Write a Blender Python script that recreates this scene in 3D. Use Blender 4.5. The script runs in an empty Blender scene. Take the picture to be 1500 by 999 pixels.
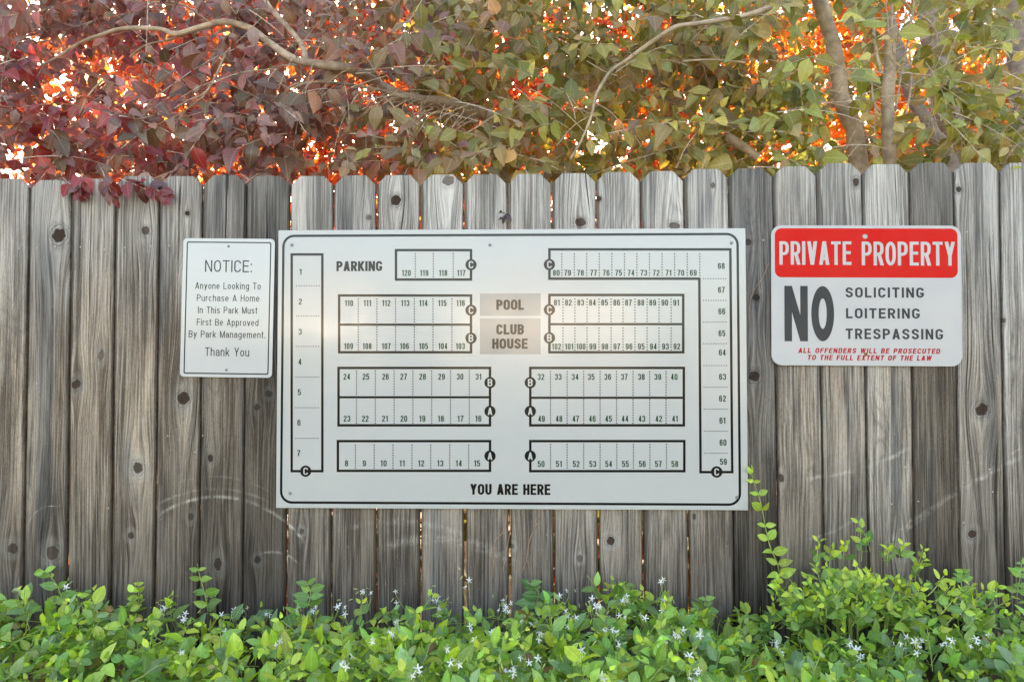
import bpy, math, random
import numpy as np
from mathutils import Vector, Matrix
R = math.radians
random.seed(7)
rng = np.random.default_rng(7)
sc = bpy.context.scene
col = sc.collection

# ------------------------------------------------------------------ camera
F = 1000.0 / 1500.0 * 36.0                       # focal length in mm, 36 mm wide sensor
CAM = np.array([0.0574, -2.2205, 1.300])
YAW, PITCH = -0.0231, 0.0278
cam = bpy.data.cameras.new("camera")
cam.lens = F
cam.sensor_width = 36.0
cam.clip_start = 0.05
cam.clip_end = 2000
camo = bpy.data.objects.new("camera", cam)
camo.location = CAM
camo.rotation_euler = (math.pi / 2 + PITCH, 0, -YAW)
col.objects.link(camo)
sc.camera = camo
# ------------------------------------------------------------------ sky, sun, exposure
SUN_EL, SUN_AZ = R(20.0), R(-9.0)                # azimuth from +Y towards +X
w = bpy.data.worlds.new("World")
sc.world = w
w.use_nodes = True
nt = w.node_tree
sky = nt.nodes.new("ShaderNodeTexSky")
sky.sky_type = 'NISHITA'
sky.sun_disc = False
sky.sun_elevation = SUN_EL
sky.sun_rotation = SUN_AZ
sky.dust_density = 2.0
bg = nt.nodes['Background']
nt.links.new(sky.outputs[0], bg.inputs[0])
bg.inputs[1].default_value = 0.15
sl = bpy.data.lights.new("sun", 'SUN')
sl.energy = 5.0
sl.angle = R(0.53)
sl.color = (1.0, 0.93, 0.82)
so = bpy.data.objects.new("sun", sl)
sd = Vector((math.sin(SUN_AZ) * math.cos(SUN_EL), math.cos(SUN_AZ) * math.cos(SUN_EL), math.sin(SUN_EL)))
so.rotation_euler = sd.to_track_quat('Z', 'Y').to_euler()
so.location = (0, 0, 12)
col.objects.link(so)
vs = sc.view_settings
vs.view_transform = 'Standard'
vs.look = 'None'
vs.gamma = 1.0
vs.exposure = 2.5
vs.use_white_balance = True
vs.white_balance_temperature = 8150
vs.white_balance_tint = 16
sc.cycles.use_denoising = True
sc.cycles.max_bounces = 10
sc.cycles.transparent_max_bounces = 8
sc.cycles.sample_clamp_indirect = 6.0

# ------------------------------------------------------------------ from photo pixels to places
fw = np.array([math.sin(YAW) * math.cos(PITCH), math.cos(YAW) * math.cos(PITCH), math.sin(PITCH)])
rt = np.array([math.cos(YAW), -math.sin(YAW), 0.0])
up = np.cross(rt, fw)


def U(px, py, y=0.0):
    d = fw + rt * (px - 750) / 1000.0 + up * (499.5 - py) / 1000.0
    return CAM + d * ((y - CAM[1]) / d[1])


def proj(P):
    d = np.asarray(P) - CAM
    k = d @ fw
    return 750 + 1000 * (d @ rt) / k, 499.5 - 1000 * (d @ up) / k, k


# ------------------------------------------------------------------ helpers
def tag(o, label=None, cat=None, group=None, kind=None):
    if label: o['label'] = label
    if cat: o['category'] = cat
    if group: o['group'] = group
    if kind: o['kind'] = kind
    return o


def empty(name, loc, rot=(0, 0, 0)):
    o = bpy.data.objects.new(name, None)
    o.location = loc
    o.rotation_euler = rot
    o.empty_display_size = 0.1
    col.objects.link(o)
    return o


def link(name, me, mat=None, parent=None, loc=None):
    o = bpy.data.objects.new(name, me)
    if mat is not None and len(me.materials) == 0:
        me.materials.append(mat)
    if loc is not None: o.location = loc
    col.objects.link(o)
    if parent is not None: o.parent = parent
    return o


def mesh(name, v, f, smooth=False):
    me = bpy.data.meshes.new(name)
    me.from_pydata([tuple(p) for p in v], [], f)
    if smooth:
        me.polygons.foreach_set('use_smooth', [True] * len(me.polygons))
    me.update()
    return me


class MB:
    def __init__(s):
        s.v = []; s.f = []

    def add(s, v, f):
        n = len(s.v)
        s.v += [tuple(p) for p in v]
        s.f += [tuple(i + n for i in q) for q in f]
        return s

    def box(s, x0, x1, y0, y1, z0, z1):
        v = [(x, y, z) for x in (x0, x1) for y in (y0, y1) for z in (z0, z1)]
        return s.add(v, [(0, 1, 3, 2), (4, 6, 7, 5), (0, 4, 5, 1), (2, 3, 7, 6), (0, 2, 6, 4), (1, 5, 7, 3)])

    def tube(s, pts, rad, n=6):
        P = [np.array(p, float) for p in pts]
        if not hasattr(rad, '__len__'): rad = [rad] * len(P)
        rings = []
        ref = np.array([0.13, 0.9, 0.31])
        for i, p in enumerate(P):
            t = P[min(i + 1, len(P) - 1)] - P[max(i - 1, 0)]
            t = t / (np.linalg.norm(t) + 1e-9)
            a = np.cross(t, ref); a /= np.linalg.norm(a) + 1e-9
            b = np.cross(t, a)
            rings.append([p + rad[i] * (math.cos(2 * math.pi * k / n) * a + math.sin(2 * math.pi * k / n) * b) for k in range(n)])
        v = [q for r in rings for q in r]
        f = []
        for i in range(len(P) - 1):
            for k in range(n):
                k2 = (k + 1) % n
                f.append((i * n + k, i * n + k2, (i + 1) * n + k2, (i + 1) * n + k))
        f.append(tuple(range(n - 1, -1, -1)))
        f.append(tuple((len(P) - 1) * n + k for k in range(n)))
        return s.add(v, f)

    def prism(s, pts, y0, y1):
        """outline in x,z (counter-clockwise seen from -y), front at y0, back at y1"""
        n = len(pts)
        v = [(x, y0, z) for x, z in pts] + [(x, y1, z) for x, z in pts]
        f = [tuple(range(n)), tuple(range(2 * n - 1, n - 1, -1))]
        for i in range(n):
            j = (i + 1) % n
            f.append((i, i + n, j + n, j))
        return s.add(v, f)

    def build(s, name, mat=None, parent=None, loc=None, smooth=False):
        return link(name, mesh(name, s.v, s.f, smooth), mat, parent, loc)


def smooth_path(pts, n=6):
    """Catmull-Rom through points (any dimension)"""
    P = np.array(pts, float)
    if len(P) < 3: return P
    P = np.vstack([2 * P[0] - P[1], P, 2 * P[-1] - P[-2]])
    out = []
    for i in range(1, len(P) - 2):
        for k in range(n):
            t = k / n
            out.append(0.5 * ((2 * P[i]) + (-P[i - 1] + P[i + 1]) * t + (2 * P[i - 1] - 5 * P[i] + 4 * P[i + 1] - P[i + 2]) * t * t
                              + (-P[i - 1] + 3 * P[i] - 3 * P[i + 1] + P[i + 2]) * t ** 3))
    out.append(P[-2])
    return np.array(out)


# ------------------------------------------------------------------ node helper
class NT:
    def __init__(s, tree):
        s.t = tree

    def n(s, typ, **kw):
        nd = s.t.nodes.new(typ)
        for k, v in kw.items(): setattr(nd, k, v)
        return nd

    def put(s, sock, val):
        if isinstance(val, bpy.types.NodeSocket): s.t.links.new(val, sock)
        elif val is not None: sock.default_value = val

    def m(s, op, a, b=None, c=None, clamp=False):
        nd = s.n('ShaderNodeMath', operation=op, use_clamp=clamp)
        s.put(nd.inputs[0], a); s.put(nd.inputs[1], b); s.put(nd.inputs[2], c)
        return nd.outputs[0]

    def xyz(s, x, y, z):
        nd = s.n('ShaderNodeCombineXYZ')
        for i, a in enumerate((x, y, z)): s.put(nd.inputs[i], a)
        return nd.outputs[0]

    def noise(s, vec, scale=1.0, detail=4.0, rough=0.55, out=0):
        nd = s.n('ShaderNodeTexNoise')
        s.put(nd.inputs['Vector'], vec)
        nd.inputs['Scale'].default_value = scale
        nd.inputs['Detail'].default_value = detail
        nd.inputs['Roughness'].default_value = rough
        return nd.outputs[out]

    def rng(s, val, a, b, c=0.0, d=1.0, smooth=True):
        nd = s.n('ShaderNodeMapRange')
        nd.interpolation_type = 'SMOOTHSTEP' if smooth else 'LINEAR'
        s.put(nd.inputs[0], val)
        for i, q in enumerate((a, b, c, d)): s.put(nd.inputs[i + 1], q)
        return nd.outputs[0]

    def mix(s, fac, a, b, blend='MIX'):
        nd = s.n('ShaderNodeMix', data_type='RGBA', blend_type=blend)
        s.put(nd.inputs[0], fac)
        for sock, q in ((nd.inputs[6], a), (nd.inputs[7], b)):
            if isinstance(q, tuple) and len(q) == 3: q = q + (1.0,)
            s.put(sock, q)
        return nd.outputs[2]


def new_mat(name):
    m = bpy.data.materials.new(name)
    m.use_nodes = True
    t = NT(m.node_tree)
    bsdf = m.node_tree.nodes['Principled BSDF']
    return m, t, bsdf


def simple(name, c, rough=0.6, metal=0.0, var=0.12, scale=8.0, bump=0.0):
    m, t, b = new_mat(name)
    tc = t.n('ShaderNodeTexCoord')
    nz = t.noise(tc.outputs['Object'], scale, 5, 0.6)
    t.put(b.inputs['Base Color'], t.mix(t.rng(nz, 0.3, 0.7), tuple(x * (1 - var) for x in c), tuple(min(1, x * (1 + var)) for x in c)))
    b.inputs['Roughness'].default_value = rough
    b.inputs['Metallic'].default_value = metal
    if bump:
        bp = t.n('ShaderNodeBump'); bp.inputs['Strength'].default_value = bump; bp.inputs['Distance'].default_value = 0.01
        t.put(bp.inputs['Height'], nz); t.put(b.inputs['Normal'], bp.outputs[0])
    return m


# ------------------------------------------------------------------ weathered wood
def circle3(p):
    (x1, y1), (x2, y2), (x3, y3) = p
    d = 2 * (x1 * (y2 - y3) + x2 * (y3 - y1) + x3 * (y1 - y2))
    ux = ((x1 ** 2 + y1 ** 2) * (y2 - y3) + (x2 ** 2 + y2 ** 2) * (y3 - y1) + (x3 ** 2 + y3 ** 2) * (y1 - y2)) / d
    uy = ((x1 ** 2 + y1 ** 2) * (x3 - x2) + (x2 ** 2 + y2 ** 2) * (x1 - x3) + (x3 ** 2 + y3 ** 2) * (x2 - x1)) / d
    return ux, uy, math.hypot(x1 - ux, y1 - uy)


ARCS = [  # scrape marks worn into the boards by swinging shoots: three pixel points, half width (mm), strength
    ([(229, 756), (330, 728), (447, 796)], 4.0, 0.75),
    ([(232, 738), (325, 716), (400, 738)], 3.0, 0.35),
    ([(262, 706), (340, 700), (398, 722)], 2.0, 0.25),
    ([(372, 815), (398, 808), (436, 824)], 3.0, 0.6),
    ([(42, 766), (58, 746), (84, 742)], 1.6, 0.8),
    ([(1180, 700), (1240, 692), (1335, 655)], 5.0, 0.35),
    ([(1300, 790), (1400, 722), (1499, 668)], 6.0, 0.4),
    ([(1290, 800), (1350, 760), (1420, 700)], 4.0, 0.3),
    ([(1180, 790), (1210, 782), (1262, 752)], 3.0, 0.3),
    ([(560, 800), (640, 790), (760, 828)], 12.0, 0.22),
    ([(500, 778), (600, 764), (690, 790)], 8.0, 0.16),
    ([(1440, 700), (1470, 672), (1499, 655)], 3.0, 0.4),
]


def wood_group():
    g = bpy.data.node_groups.new('weathered_wood', 'ShaderNodeTree')
    I = g.interface
    for nm, ty in (('X', 'NodeSocketFloat'), ('Z', 'NodeSocketFloat'), ('UX', 'NodeSocketFloat'), ('Seed', 'NodeSocketFloat'),
                   ('Knot', 'NodeSocketFloat'), ('Halo', 'NodeSocketFloat'), ('Warm', 'NodeSocketFloat'), ('Light', 'NodeSocketFloat'),
                   ('Stain', 'NodeSocketFloat')):
        I.new_socket(nm, in_out='INPUT', socket_type=ty)
    I.new_socket('Color', in_out='OUTPUT', socket_type='NodeSocketColor')
    I.new_socket('Height', in_out='OUTPUT', socket_type='NodeSocketFloat')
    t = NT(g)
    gi = t.n('NodeGroupInput').outputs
    go = t.n('NodeGroupOutput').inputs
    Z, UX, S = gi['Z'], gi['UX'], gi['Seed']
    # slow wandering of the grain
    wv = t.noise(t.xyz(t.m('MULTIPLY', UX, 4.0), S, t.m('MULTIPLY', Z, 1.1)), 1.0, 2, 0.45)
    u = t.m('ADD', UX, t.m('MULTIPLY', t.m('SUBTRACT', wv, 0.5), 0.030))
    s1 = t.noise(t.xyz(t.m('MULTIPLY', u, 175.0), S, t.m('MULTIPLY', Z, 2.2)), 1.0, 6, 0.7)
    s2 = t.noise(t.xyz(t.m('MULTIPLY', u, 520.0), S, t.m('MULTIPLY', Z, 9.0)), 1.0, 4, 0.65)
    s3 = t.noise(t.xyz(t.m('MULTIPLY', u, 34.0), t.m('ADD', S, 7.3), t.m('MULTIPLY', Z, 1.0)), 1.0, 3, 0.5)
    # growth rings
    ph = t.m('ADD', t.m('MULTIPLY', u, 900.0), t.m('MULTIPLY', s3, 9.0))
    ring = t.m('POWER', t.m('MULTIPLY_ADD', t.m('SINE', ph), 0.5, 0.5), 3.0)
    amp = t.rng(t.noise(t.xyz(t.m('MULTIPLY', u, 14.0), t.m('ADD', S, 3.1), t.m('MULTIPLY', Z, 1.5)), 1.0, 2), 0.42, 0.62)
    ring = t.m('MULTIPLY', ring, amp)
    # flat-sawn arches: contour lines of a stretched field
    cf = t.noise(t.xyz(t.m('MULTIPLY', UX, 9.0), t.m('ADD', S, 21.0), t.m('MULTIPLY', Z, 1.3)), 1.0, 1, 0.4)
    arch = t.m('POWER', t.m('MULTIPLY_ADD', t.m('SINE', t.m('ADD', t.m('MULTIPLY', cf, 150.0), t.m('MULTIPLY', s1, 2.0))), 0.5, 0.5), 2.5)
    am = t.rng(t.noise(t.xyz(t.m('MULTIPLY', gi['X'], 3.0), t.m('ADD', S, 33.0), t.m('MULTIPLY', Z, 1.4)), 1.0, 2), 0.48, 0.62)
    arch = t.m('MULTIPLY', arch, am)
    ring = t.m('MAXIMUM', ring, t.m('MULTIPLY', arch, 0.9))
    crack = t.rng(t.noise(t.xyz(t.m('MULTIPLY', u, 75.0), t.m('ADD', S, 11.7), t.m('MULTIPLY', Z, 0.9)), 1.0, 3, 0.6), 0.66, 0.69)
    fib = t.noise(t.xyz(t.m('MULTIPLY', gi['X'], 330.0), S, t.m('MULTIPLY', Z, 90.0)), 1.0, 6, 0.8)
    grain = t.m('ADD', t.m('MULTIPLY', s1, 0.62), t.m('MULTIPLY', s2, 0.38))
    tone = t.noise(t.xyz(t.m('MULTIPLY', UX, 16.0), t.m('ADD', S, 44.0), t.m('MULTIPLY', Z, 1.9)), 1.0, 3, .55)
    g1 = t.rng(t.m('ADD', grain, t.m('MULTIPLY', t.m('SUBTRACT', tone, .5), .38)), 0.38, 0.64)
    cool = t.mix(g1, (0.10, 0.096, 0.092), (0.49, 0.475, 0.455))
    warm = t.mix(g1, (0.088, 0.058, 0.038), (0.45, 0.345, 0.25))
    blot = t.noise(t.xyz(t.m('MULTIPLY', gi['X'], 9.0), S, t.m('MULTIPLY', Z, 1.7)), 1.0, 4, 0.6)
    gz = t.n('ShaderNodeSeparateXYZ'); t.put(gz.inputs[0], t.n('ShaderNodeNewGeometry').outputs['Position'])
    wf = t.m('ADD', gi['Warm'], t.m('MULTIPLY', t.m('SUBTRACT', blot, 0.5), 1.6))
    wf = t.m('ADD', wf, t.rng(gz.outputs[2], 1.75, 1.2, -0.30, 0.32), clamp=True)
    c = t.mix(wf, cool, warm)
    c = t.mix(t.m('MULTIPLY', ring, 0.55), c, (0.065, 0.055, 0.045))
    c = t.mix(t.rng(fib, .40, .60, 0.0, .42), c, t.mix(g1, (0.16, 0.14, 0.12), (0.64, 0.60, 0.55)))
    # bleached tops of the boards
    pos = t.n('ShaderNodeNewGeometry').outputs['Position']
    sp = t.n('ShaderNodeSeparateXYZ'); t.put(sp.inputs[0], pos)
    wx, wz = sp.outputs[0], sp.outputs[2]
    nj = t.noise(t.xyz(t.m('MULTIPLY', wx, 30.0), 0.0, t.m('MULTIPLY', wz, 4.0)), 1.0, 4, 0.6)
    top = t.rng(t.m('ADD', wz, t.m('MULTIPLY', t.m('SUBTRACT', nj, 0.5), 0.35)), 1.5, 1.86)
    c = t.mix(t.m('MULTIPLY', top, 0.5), c, t.mix(g1, (0.22, 0.21, 0.195), (0.58, 0.555, 0.52)))
    # splash zone, rot and grime near the ground
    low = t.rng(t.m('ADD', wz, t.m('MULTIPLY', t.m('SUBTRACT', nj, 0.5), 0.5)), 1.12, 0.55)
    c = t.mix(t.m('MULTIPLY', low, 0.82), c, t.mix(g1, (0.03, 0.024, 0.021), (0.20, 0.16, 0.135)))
    # long dark water streaks
    st = t.rng(t.noise(t.xyz(t.m('MULTIPLY', gi['X'], 26.0), t.m('ADD', S, 5.0), t.m('MULTIPLY', Z, 0.8)), 1.0, 3, 0.55), 0.56, 0.74)
    c = t.mix(t.m('MULTIPLY', t.m('MAXIMUM', st, gi['Stain']), 0.52), c, t.mix(g1, (0.04, 0.042, 0.045), (0.15, 0.155, 0.16)))
    # scrapes
    tot = None
    brk = t.rng(t.noise(t.xyz(t.m('MULTIPLY', wx, 22.0), S, t.m('MULTIPLY', wz, 40.0)), 1.0, 4, .65), .38, .62, .1, 1.2)
    for pts, hw, k in ARCS:
        wp = [U(*q) for q in pts]
        cx, cz, r = circle3([(q[0], q[2]) for q in wp])
        x0, x1 = min(q[0] for q in wp), max(q[0] for q in wp)
        d = t.m('SQRT', t.m('ADD', t.m('POWER', t.m('SUBTRACT', wx, cx), 2.0), t.m('POWER', t.m('SUBTRACT', wz, cz), 2.0)))
        dj = t.m('ADD', t.m('ABSOLUTE', t.m('SUBTRACT', d, r)), t.m('MULTIPLY', t.m('SUBTRACT', fib, 0.5), 0.006))
        a = t.m('MULTIPLY', t.rng(dj, hw * 0.0022, 0.0), t.rng(fib, .36, .60, .1, 1.0))
        a = t.m('MULTIPLY', a, t.rng(wx, x0 - 0.01, x0 + 0.03))
        a = t.m('MULTIPLY', a, t.rng(wx, x1 + 0.01, x1 - 0.03))
        if cz < wp[1][2]:
            a = t.m('MULTIPLY', a, t.m('GREATER_THAN', wz, cz))
        else:
            a = t.m('MULTIPLY', a, t.m('LESS_THAN', wz, cz))
        a = t.m('MULTIPLY', a, t.m('MULTIPLY', brk, min(1.0, k * 1.35)))
        tot = a if tot is None else t.m('MAXIMUM', tot, a)
    c = t.mix(t.m('MULTIPLY', tot, t.rng(s1, 0.35, 0.6, 0.1, 1.1)), c, (0.72, 0.67, 0.60))
    # small pale nicks and flecks
    fl = t.rng(t.noise(t.xyz(t.m('MULTIPLY', wx, 210.0), 0.0, t.m('MULTIPLY', wz, 70.0)), 1.0, 2, 0.5), 0.70, 0.76)
    c = t.mix(t.m('MULTIPLY', fl, 0.4), c, (0.55, 0.52, 0.48))
    # knots
    hal = gi['Halo']
    c = t.mix(t.m('MULTIPLY', hal, 0.45), c, t.mix(g1, (0.22, 0.20, 0.18), (0.46, 0.44, 0.41)))
    c = t.mix(gi['Knot'], c, t.mix(s2, (0.010, 0.008, 0.007), (0.085, 0.050, 0.034)))
    c = t.mix(t.m('MULTIPLY', crack, 0.85), c, (0.02, 0.015, 0.012))
    k = t.m('MULTIPLY_ADD', t.m('SUBTRACT', gi['Light'], 1.0), 2.4, 1.02)
    c = t.mix(1.0, c, t.xyz(k, k, k), 'MULTIPLY')
    t.put(go['Color'], c)
    h = t.m('ADD', t.m('MULTIPLY', grain, 1.0), t.m('MULTIPLY', fib, 0.25))
    h = t.m('SUBTRACT', h, t.m('MULTIPLY', ring, 0.35))
    h = t.m('SUBTRACT', h, t.m('MULTIPLY', crack, 1.6))
    h = t.m('SUBTRACT', h, t.m('MULTIPLY', gi['Knot'], 0.9))
    t.put(go['Height'], h)
    return g


WG = wood_group()


def wood_mat(name, seed, warm, light, knots=(), stain=None, half=None):
    """knots: (x, z, rx, rz, darkness) in the board's own coordinates"""
    m, t, b = new_mat(name)
    tc = t.n('ShaderNodeTexCoord')
    sp = t.n('ShaderNodeSeparateXYZ'); t.put(sp.inputs[0], tc.outputs['Object'])
    X, Z = sp.outputs[0], sp.outputs[2]
    ux, kn, ha = X, None, None
    for (kx, kz, rx, rz, dk) in knots:
        dx = t.m('SUBTRACT', X, kx); dz = t.m('SUBTRACT', Z, kz)
        a = rx * 2.2
        q = t.m('ADD', t.m('POWER', t.m('DIVIDE', dx, a), 2.0), t.m('POWER', t.m('DIVIDE', dz, a * 3.2), 2.0))
        ww = t.m('EXPONENT', t.m('MULTIPLY', q, -1.0))
        ux = t.m('SUBTRACT', ux, t.m('MULTIPLY', t.m('MULTIPLY', dx, ww), 0.93))
        wob = t.noise(t.xyz(t.m('MULTIPLY', dx, 60.0), seed + kz, t.m('MULTIPLY', dz, 60.0)), 1.0, 3)
        rr = t.m('SQRT', t.m('ADD', t.m('POWER', t.m('DIVIDE', dx, rx), 2.0), t.m('POWER', t.m('DIVIDE', dz, rz), 2.0)))
        rr = t.m('ADD', rr, t.m('MULTIPLY', t.m('SUBTRACT', wob, 0.5), 1.0))
        core = t.m('MULTIPLY', t.rng(rr, 1.12, 0.80), .45 + .55 * dk)
        rings = t.m('MULTIPLY', t.m('POWER', t.m('MULTIPLY_ADD', t.m('SINE', t.m('MULTIPLY', rr, 15.0)), 0.5, 0.5), 2.0), t.rng(rr, 2.3, 1.1))
        core = t.m('MAXIMUM', core, t.m('MULTIPLY', rings, 0.55 * dk))
        h = t.m('MULTIPLY', t.rng(rr, 3.0, 1.2), 0.9)
        kn = core if kn is None else t.m('MAXIMUM', kn, core)
        ha = h if ha is None else t.m('MAXIMUM', ha, h)
    g = t.n('ShaderNodeGroup'); g.node_tree = WG
    t.put(g.inputs['X'], X); t.put(g.inputs['Z'], Z); t.put(g.inputs['UX'], ux)
    g.inputs['Seed'].default_value = seed
    g.inputs['Warm'].default_value = warm
    g.inputs['Light'].default_value = light
    t.put(g.inputs['Knot'], kn if kn is not None else 0.0)
    t.put(g.inputs['Halo'], ha if ha is not None else 0.0)
    if stain:
        sx, sw, z0, z1 = stain
        nn = t.noise(t.xyz(t.m('MULTIPLY', X, 20.0), seed, t.m('MULTIPLY', Z, 3.0)), 1.0, 4)
        d = t.m('ADD', t.m('ABSOLUTE', t.m('SUBTRACT', X, sx)), t.m('MULTIPLY', t.m('SUBTRACT', nn, 0.5), 0.03))
        s_ = t.m('MULTIPLY', t.rng(d, sw, sw * 0.4), t.m('MULTIPLY', t.rng(Z, z1 + 0.1, z1 - 0.1), t.rng(Z, z0 - 0.1, z0 + 0.1)))
        t.put(g.inputs['Stain'], s_)
    colr_ = g.outputs['Color']
    if half:   # darker band along the long edges, setting the boards apart
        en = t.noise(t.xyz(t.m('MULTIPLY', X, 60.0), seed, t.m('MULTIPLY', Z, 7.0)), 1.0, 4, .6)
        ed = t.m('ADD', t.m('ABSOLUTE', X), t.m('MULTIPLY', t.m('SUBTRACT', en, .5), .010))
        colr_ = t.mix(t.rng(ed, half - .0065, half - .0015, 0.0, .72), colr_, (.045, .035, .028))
    t.put(b.inputs['Base Color'], colr_)
    b.inputs['Roughness'].default_value = 0.82
    b.inputs['Specular IOR Level'].default_value = 0.25
    bp = t.n('ShaderNodeBump')
    bp.inputs['Strength'].default_value = 0.9
    bp.inputs['Distance'].default_value = 0.005
    t.put(bp.inputs['Height'], g.outputs['Height'])
    t.put(b.inputs['Normal'], bp.outputs[0])
    return m


# ------------------------------------------------------------------ ground
m, t, b = new_mat('soil')
tc = t.n('ShaderNodeTexCoord')
n1 = t.noise(tc.outputs['Object'], 1.4, 6, 0.6); n2 = t.noise(tc.outputs['Object'], 40.0, 5, 0.7)
t.put(b.inputs['Base Color'], t.mix(t.rng(n1, 0.35, 0.65), t.mix(n2, (0.10, 0.075, 0.05), (0.26, 0.21, 0.15)), t.mix(n2, (0.10, 0.10, 0.04), (0.22, 0.22, 0.10))))
b.inputs['Roughness'].default_value = 0.95
bp = t.n('ShaderNodeBump'); bp.inputs['Distance'].default_value = 0.02; t.put(bp.inputs['Height'], n2); t.put(b.inputs['Normal'], bp.outputs[0])
SOIL = m
g = mesh('ground', [(-500, -500, 0), (500, -500, 0), (500, 500, 0), (-500, 500, 0)], [(0, 1, 2, 3)])
tag(link('ground', g, SOIL), kind='structure')
ASPH = simple('asphalt', (0.055, 0.055, 0.058), 0.9, var=0.25, scale=30)
g = mesh('road', [(-60, -15, .004), (60, -15, .004), (60, -6.2, .004), (-60, -6.2, .004)], [(0, 1, 2, 3)])
tag(link('road', g, ASPH), kind='structure')
g = MB().box(-60, 60, -6.2, -6.05, 0, .12)
tag(g.build('kerb', simple('concrete', (0.42, 0.40, 0.37), 0.9)), kind='structure')

# ------------------------------------------------------------------ fence
EDGE_T = [-24, 42, 103, 168.5, 233, 296, 360.5, 424.5, 488, 551, 615, 679, 743, 808, 873.5, 938, 1002, 1067.5, 1133, 1197, 1263.5, 1333, 1398, 1465.5, 1532]
EDGE_B = [-34, 33, 97, 162, 226, 291, 355, 419, 484.5, 551, 616, 681.5, 747, 812, 877.5, 943, 1009.5, 1076, 1141, 1209, 1273, 1340, 1406, 1473.5, 1540]
GAP_T = [1, 3.4, 3.0, 3.0, 2.6, 2.8, 3, 2.2, 2.6, 2.6, 2.8, 2, 2.2, 2.8, 1.0, 2.2, 2.4, 2, 1.2, 1.6, 2.6, 1.6, 1.8, 1.6, 2]
GAP_B = [1, 4.0, 4.2, 3.8, 3.6, 3.0, 2.4, 3.6, 2.6, 2.8, 2.8, 5.0, 4.6, 2.6, 4.0, 3.4, 3.6, 2.6, 2.6, 1.4, 2.2, 1.2, 1.6, 1.4, 2]
TOPS = [262, 264, 262, 258.5, 258.5, 256.5, 258.5, 258, 257, 257, 256, 255.5, 255.5, 254, 252.5, 251, 248, 247, 244, 239.5, 241, 239, 239, 239]
WARM = [.75, .55, .8, .72, .72, .75, .7, .5, .5, .45, .3, .35, .35, .3, .3, .35, .35, .18, .55, .3, .15, .72, .22, .18]
LIGHT = [1.0, .95, 1.0, 1.05, 1.0, .85, .8, 1.0, .98, 1., 1.08, 1.1, 1.05, 1.1, 1.1, 1.1, 1.08, .82, .98, .95, 1.05, .78, .98, 1.04]
KNOTS = [(86, 345, 10, 11, 1), (214, 338, 6.5, 6.5, .8), (275, 313, 3.5, 4, 1), (111, 563, 7, 7, .9), (269, 583, 9, 9, 1), (202, 686, 8, 9, .85),
         (19, 803, 8, 8, .75), (192, 784, 5, 5, .85), (77, 810, 10, 10, .7), (308, 671, 4.5, 6, .9), (319, 826, 6, 10, .9), (280, 757, 4, 6, .7),
         (442, 778, 3.5, 4, .6), (378, 819, 5, 5, .7), (580, 294, 7.5, 7.5, 1), (657, 265, 9, 8, .6), (540, 319, 4, 4, .5), (850, 326, 8, 6, .9),
         (877, 292, 4, 4, 1), (988, 331, 9, 5, .6), (1044, 272, 3, 4, .6), (1253, 267, 4.5, 6.5, .9), (1404, 278, 4.5, 4.5, .9), (1096, 355, 5, 5, .7),
         (1108, 436, 5.5, 5, .9), (1105, 551, 8, 8, .95), (1438, 600, 9, 9, 1), (1144, 700, 4, 6, .8), (1424, 782, 6, 6, .95), (1318, 811, 6, 6, .9),
         (894, 792, 6, 6, 1), (849, 818, 4, 5, .5), (1017, 757, 3, 4, .7), (394, 577, 6, 5, .6), (377, 597, 5, 5, .6), (750, 800, 4, 4, .4),
         (1470, 470, 3, 4, .6), (148, 520, 5, 8, .35), (540, 300, 0.1, 0.1, 0)]
STAINS = {1: (68, 17, 340, 760), 17: (1092, 14, 270, 560), 5: (318, 12, 260, 420), 3: (190, 10, 640, 700), 8: (505, 16, 280, 420), 10: (640, 14, 700, 900),
          16: (1035, 16, 260, 345), 20: (1310, 10, 540, 760), 22: (1450, 10, 520, 700)}
fence = empty('fence', (0, 0, 0))
tag(fence, 'weathered grey dog-eared picket fence carrying all three signs above the jasmine', 'fence')
SC = 1 / 2.2205 * 1000


def xat(px_t, px_b, z):
    a, c = U(px_t, 300), U(px_b, 850)
    return a[0] + (c[0] - a[0]) * (z - a[2]) / (c[2] - a[2])


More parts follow.
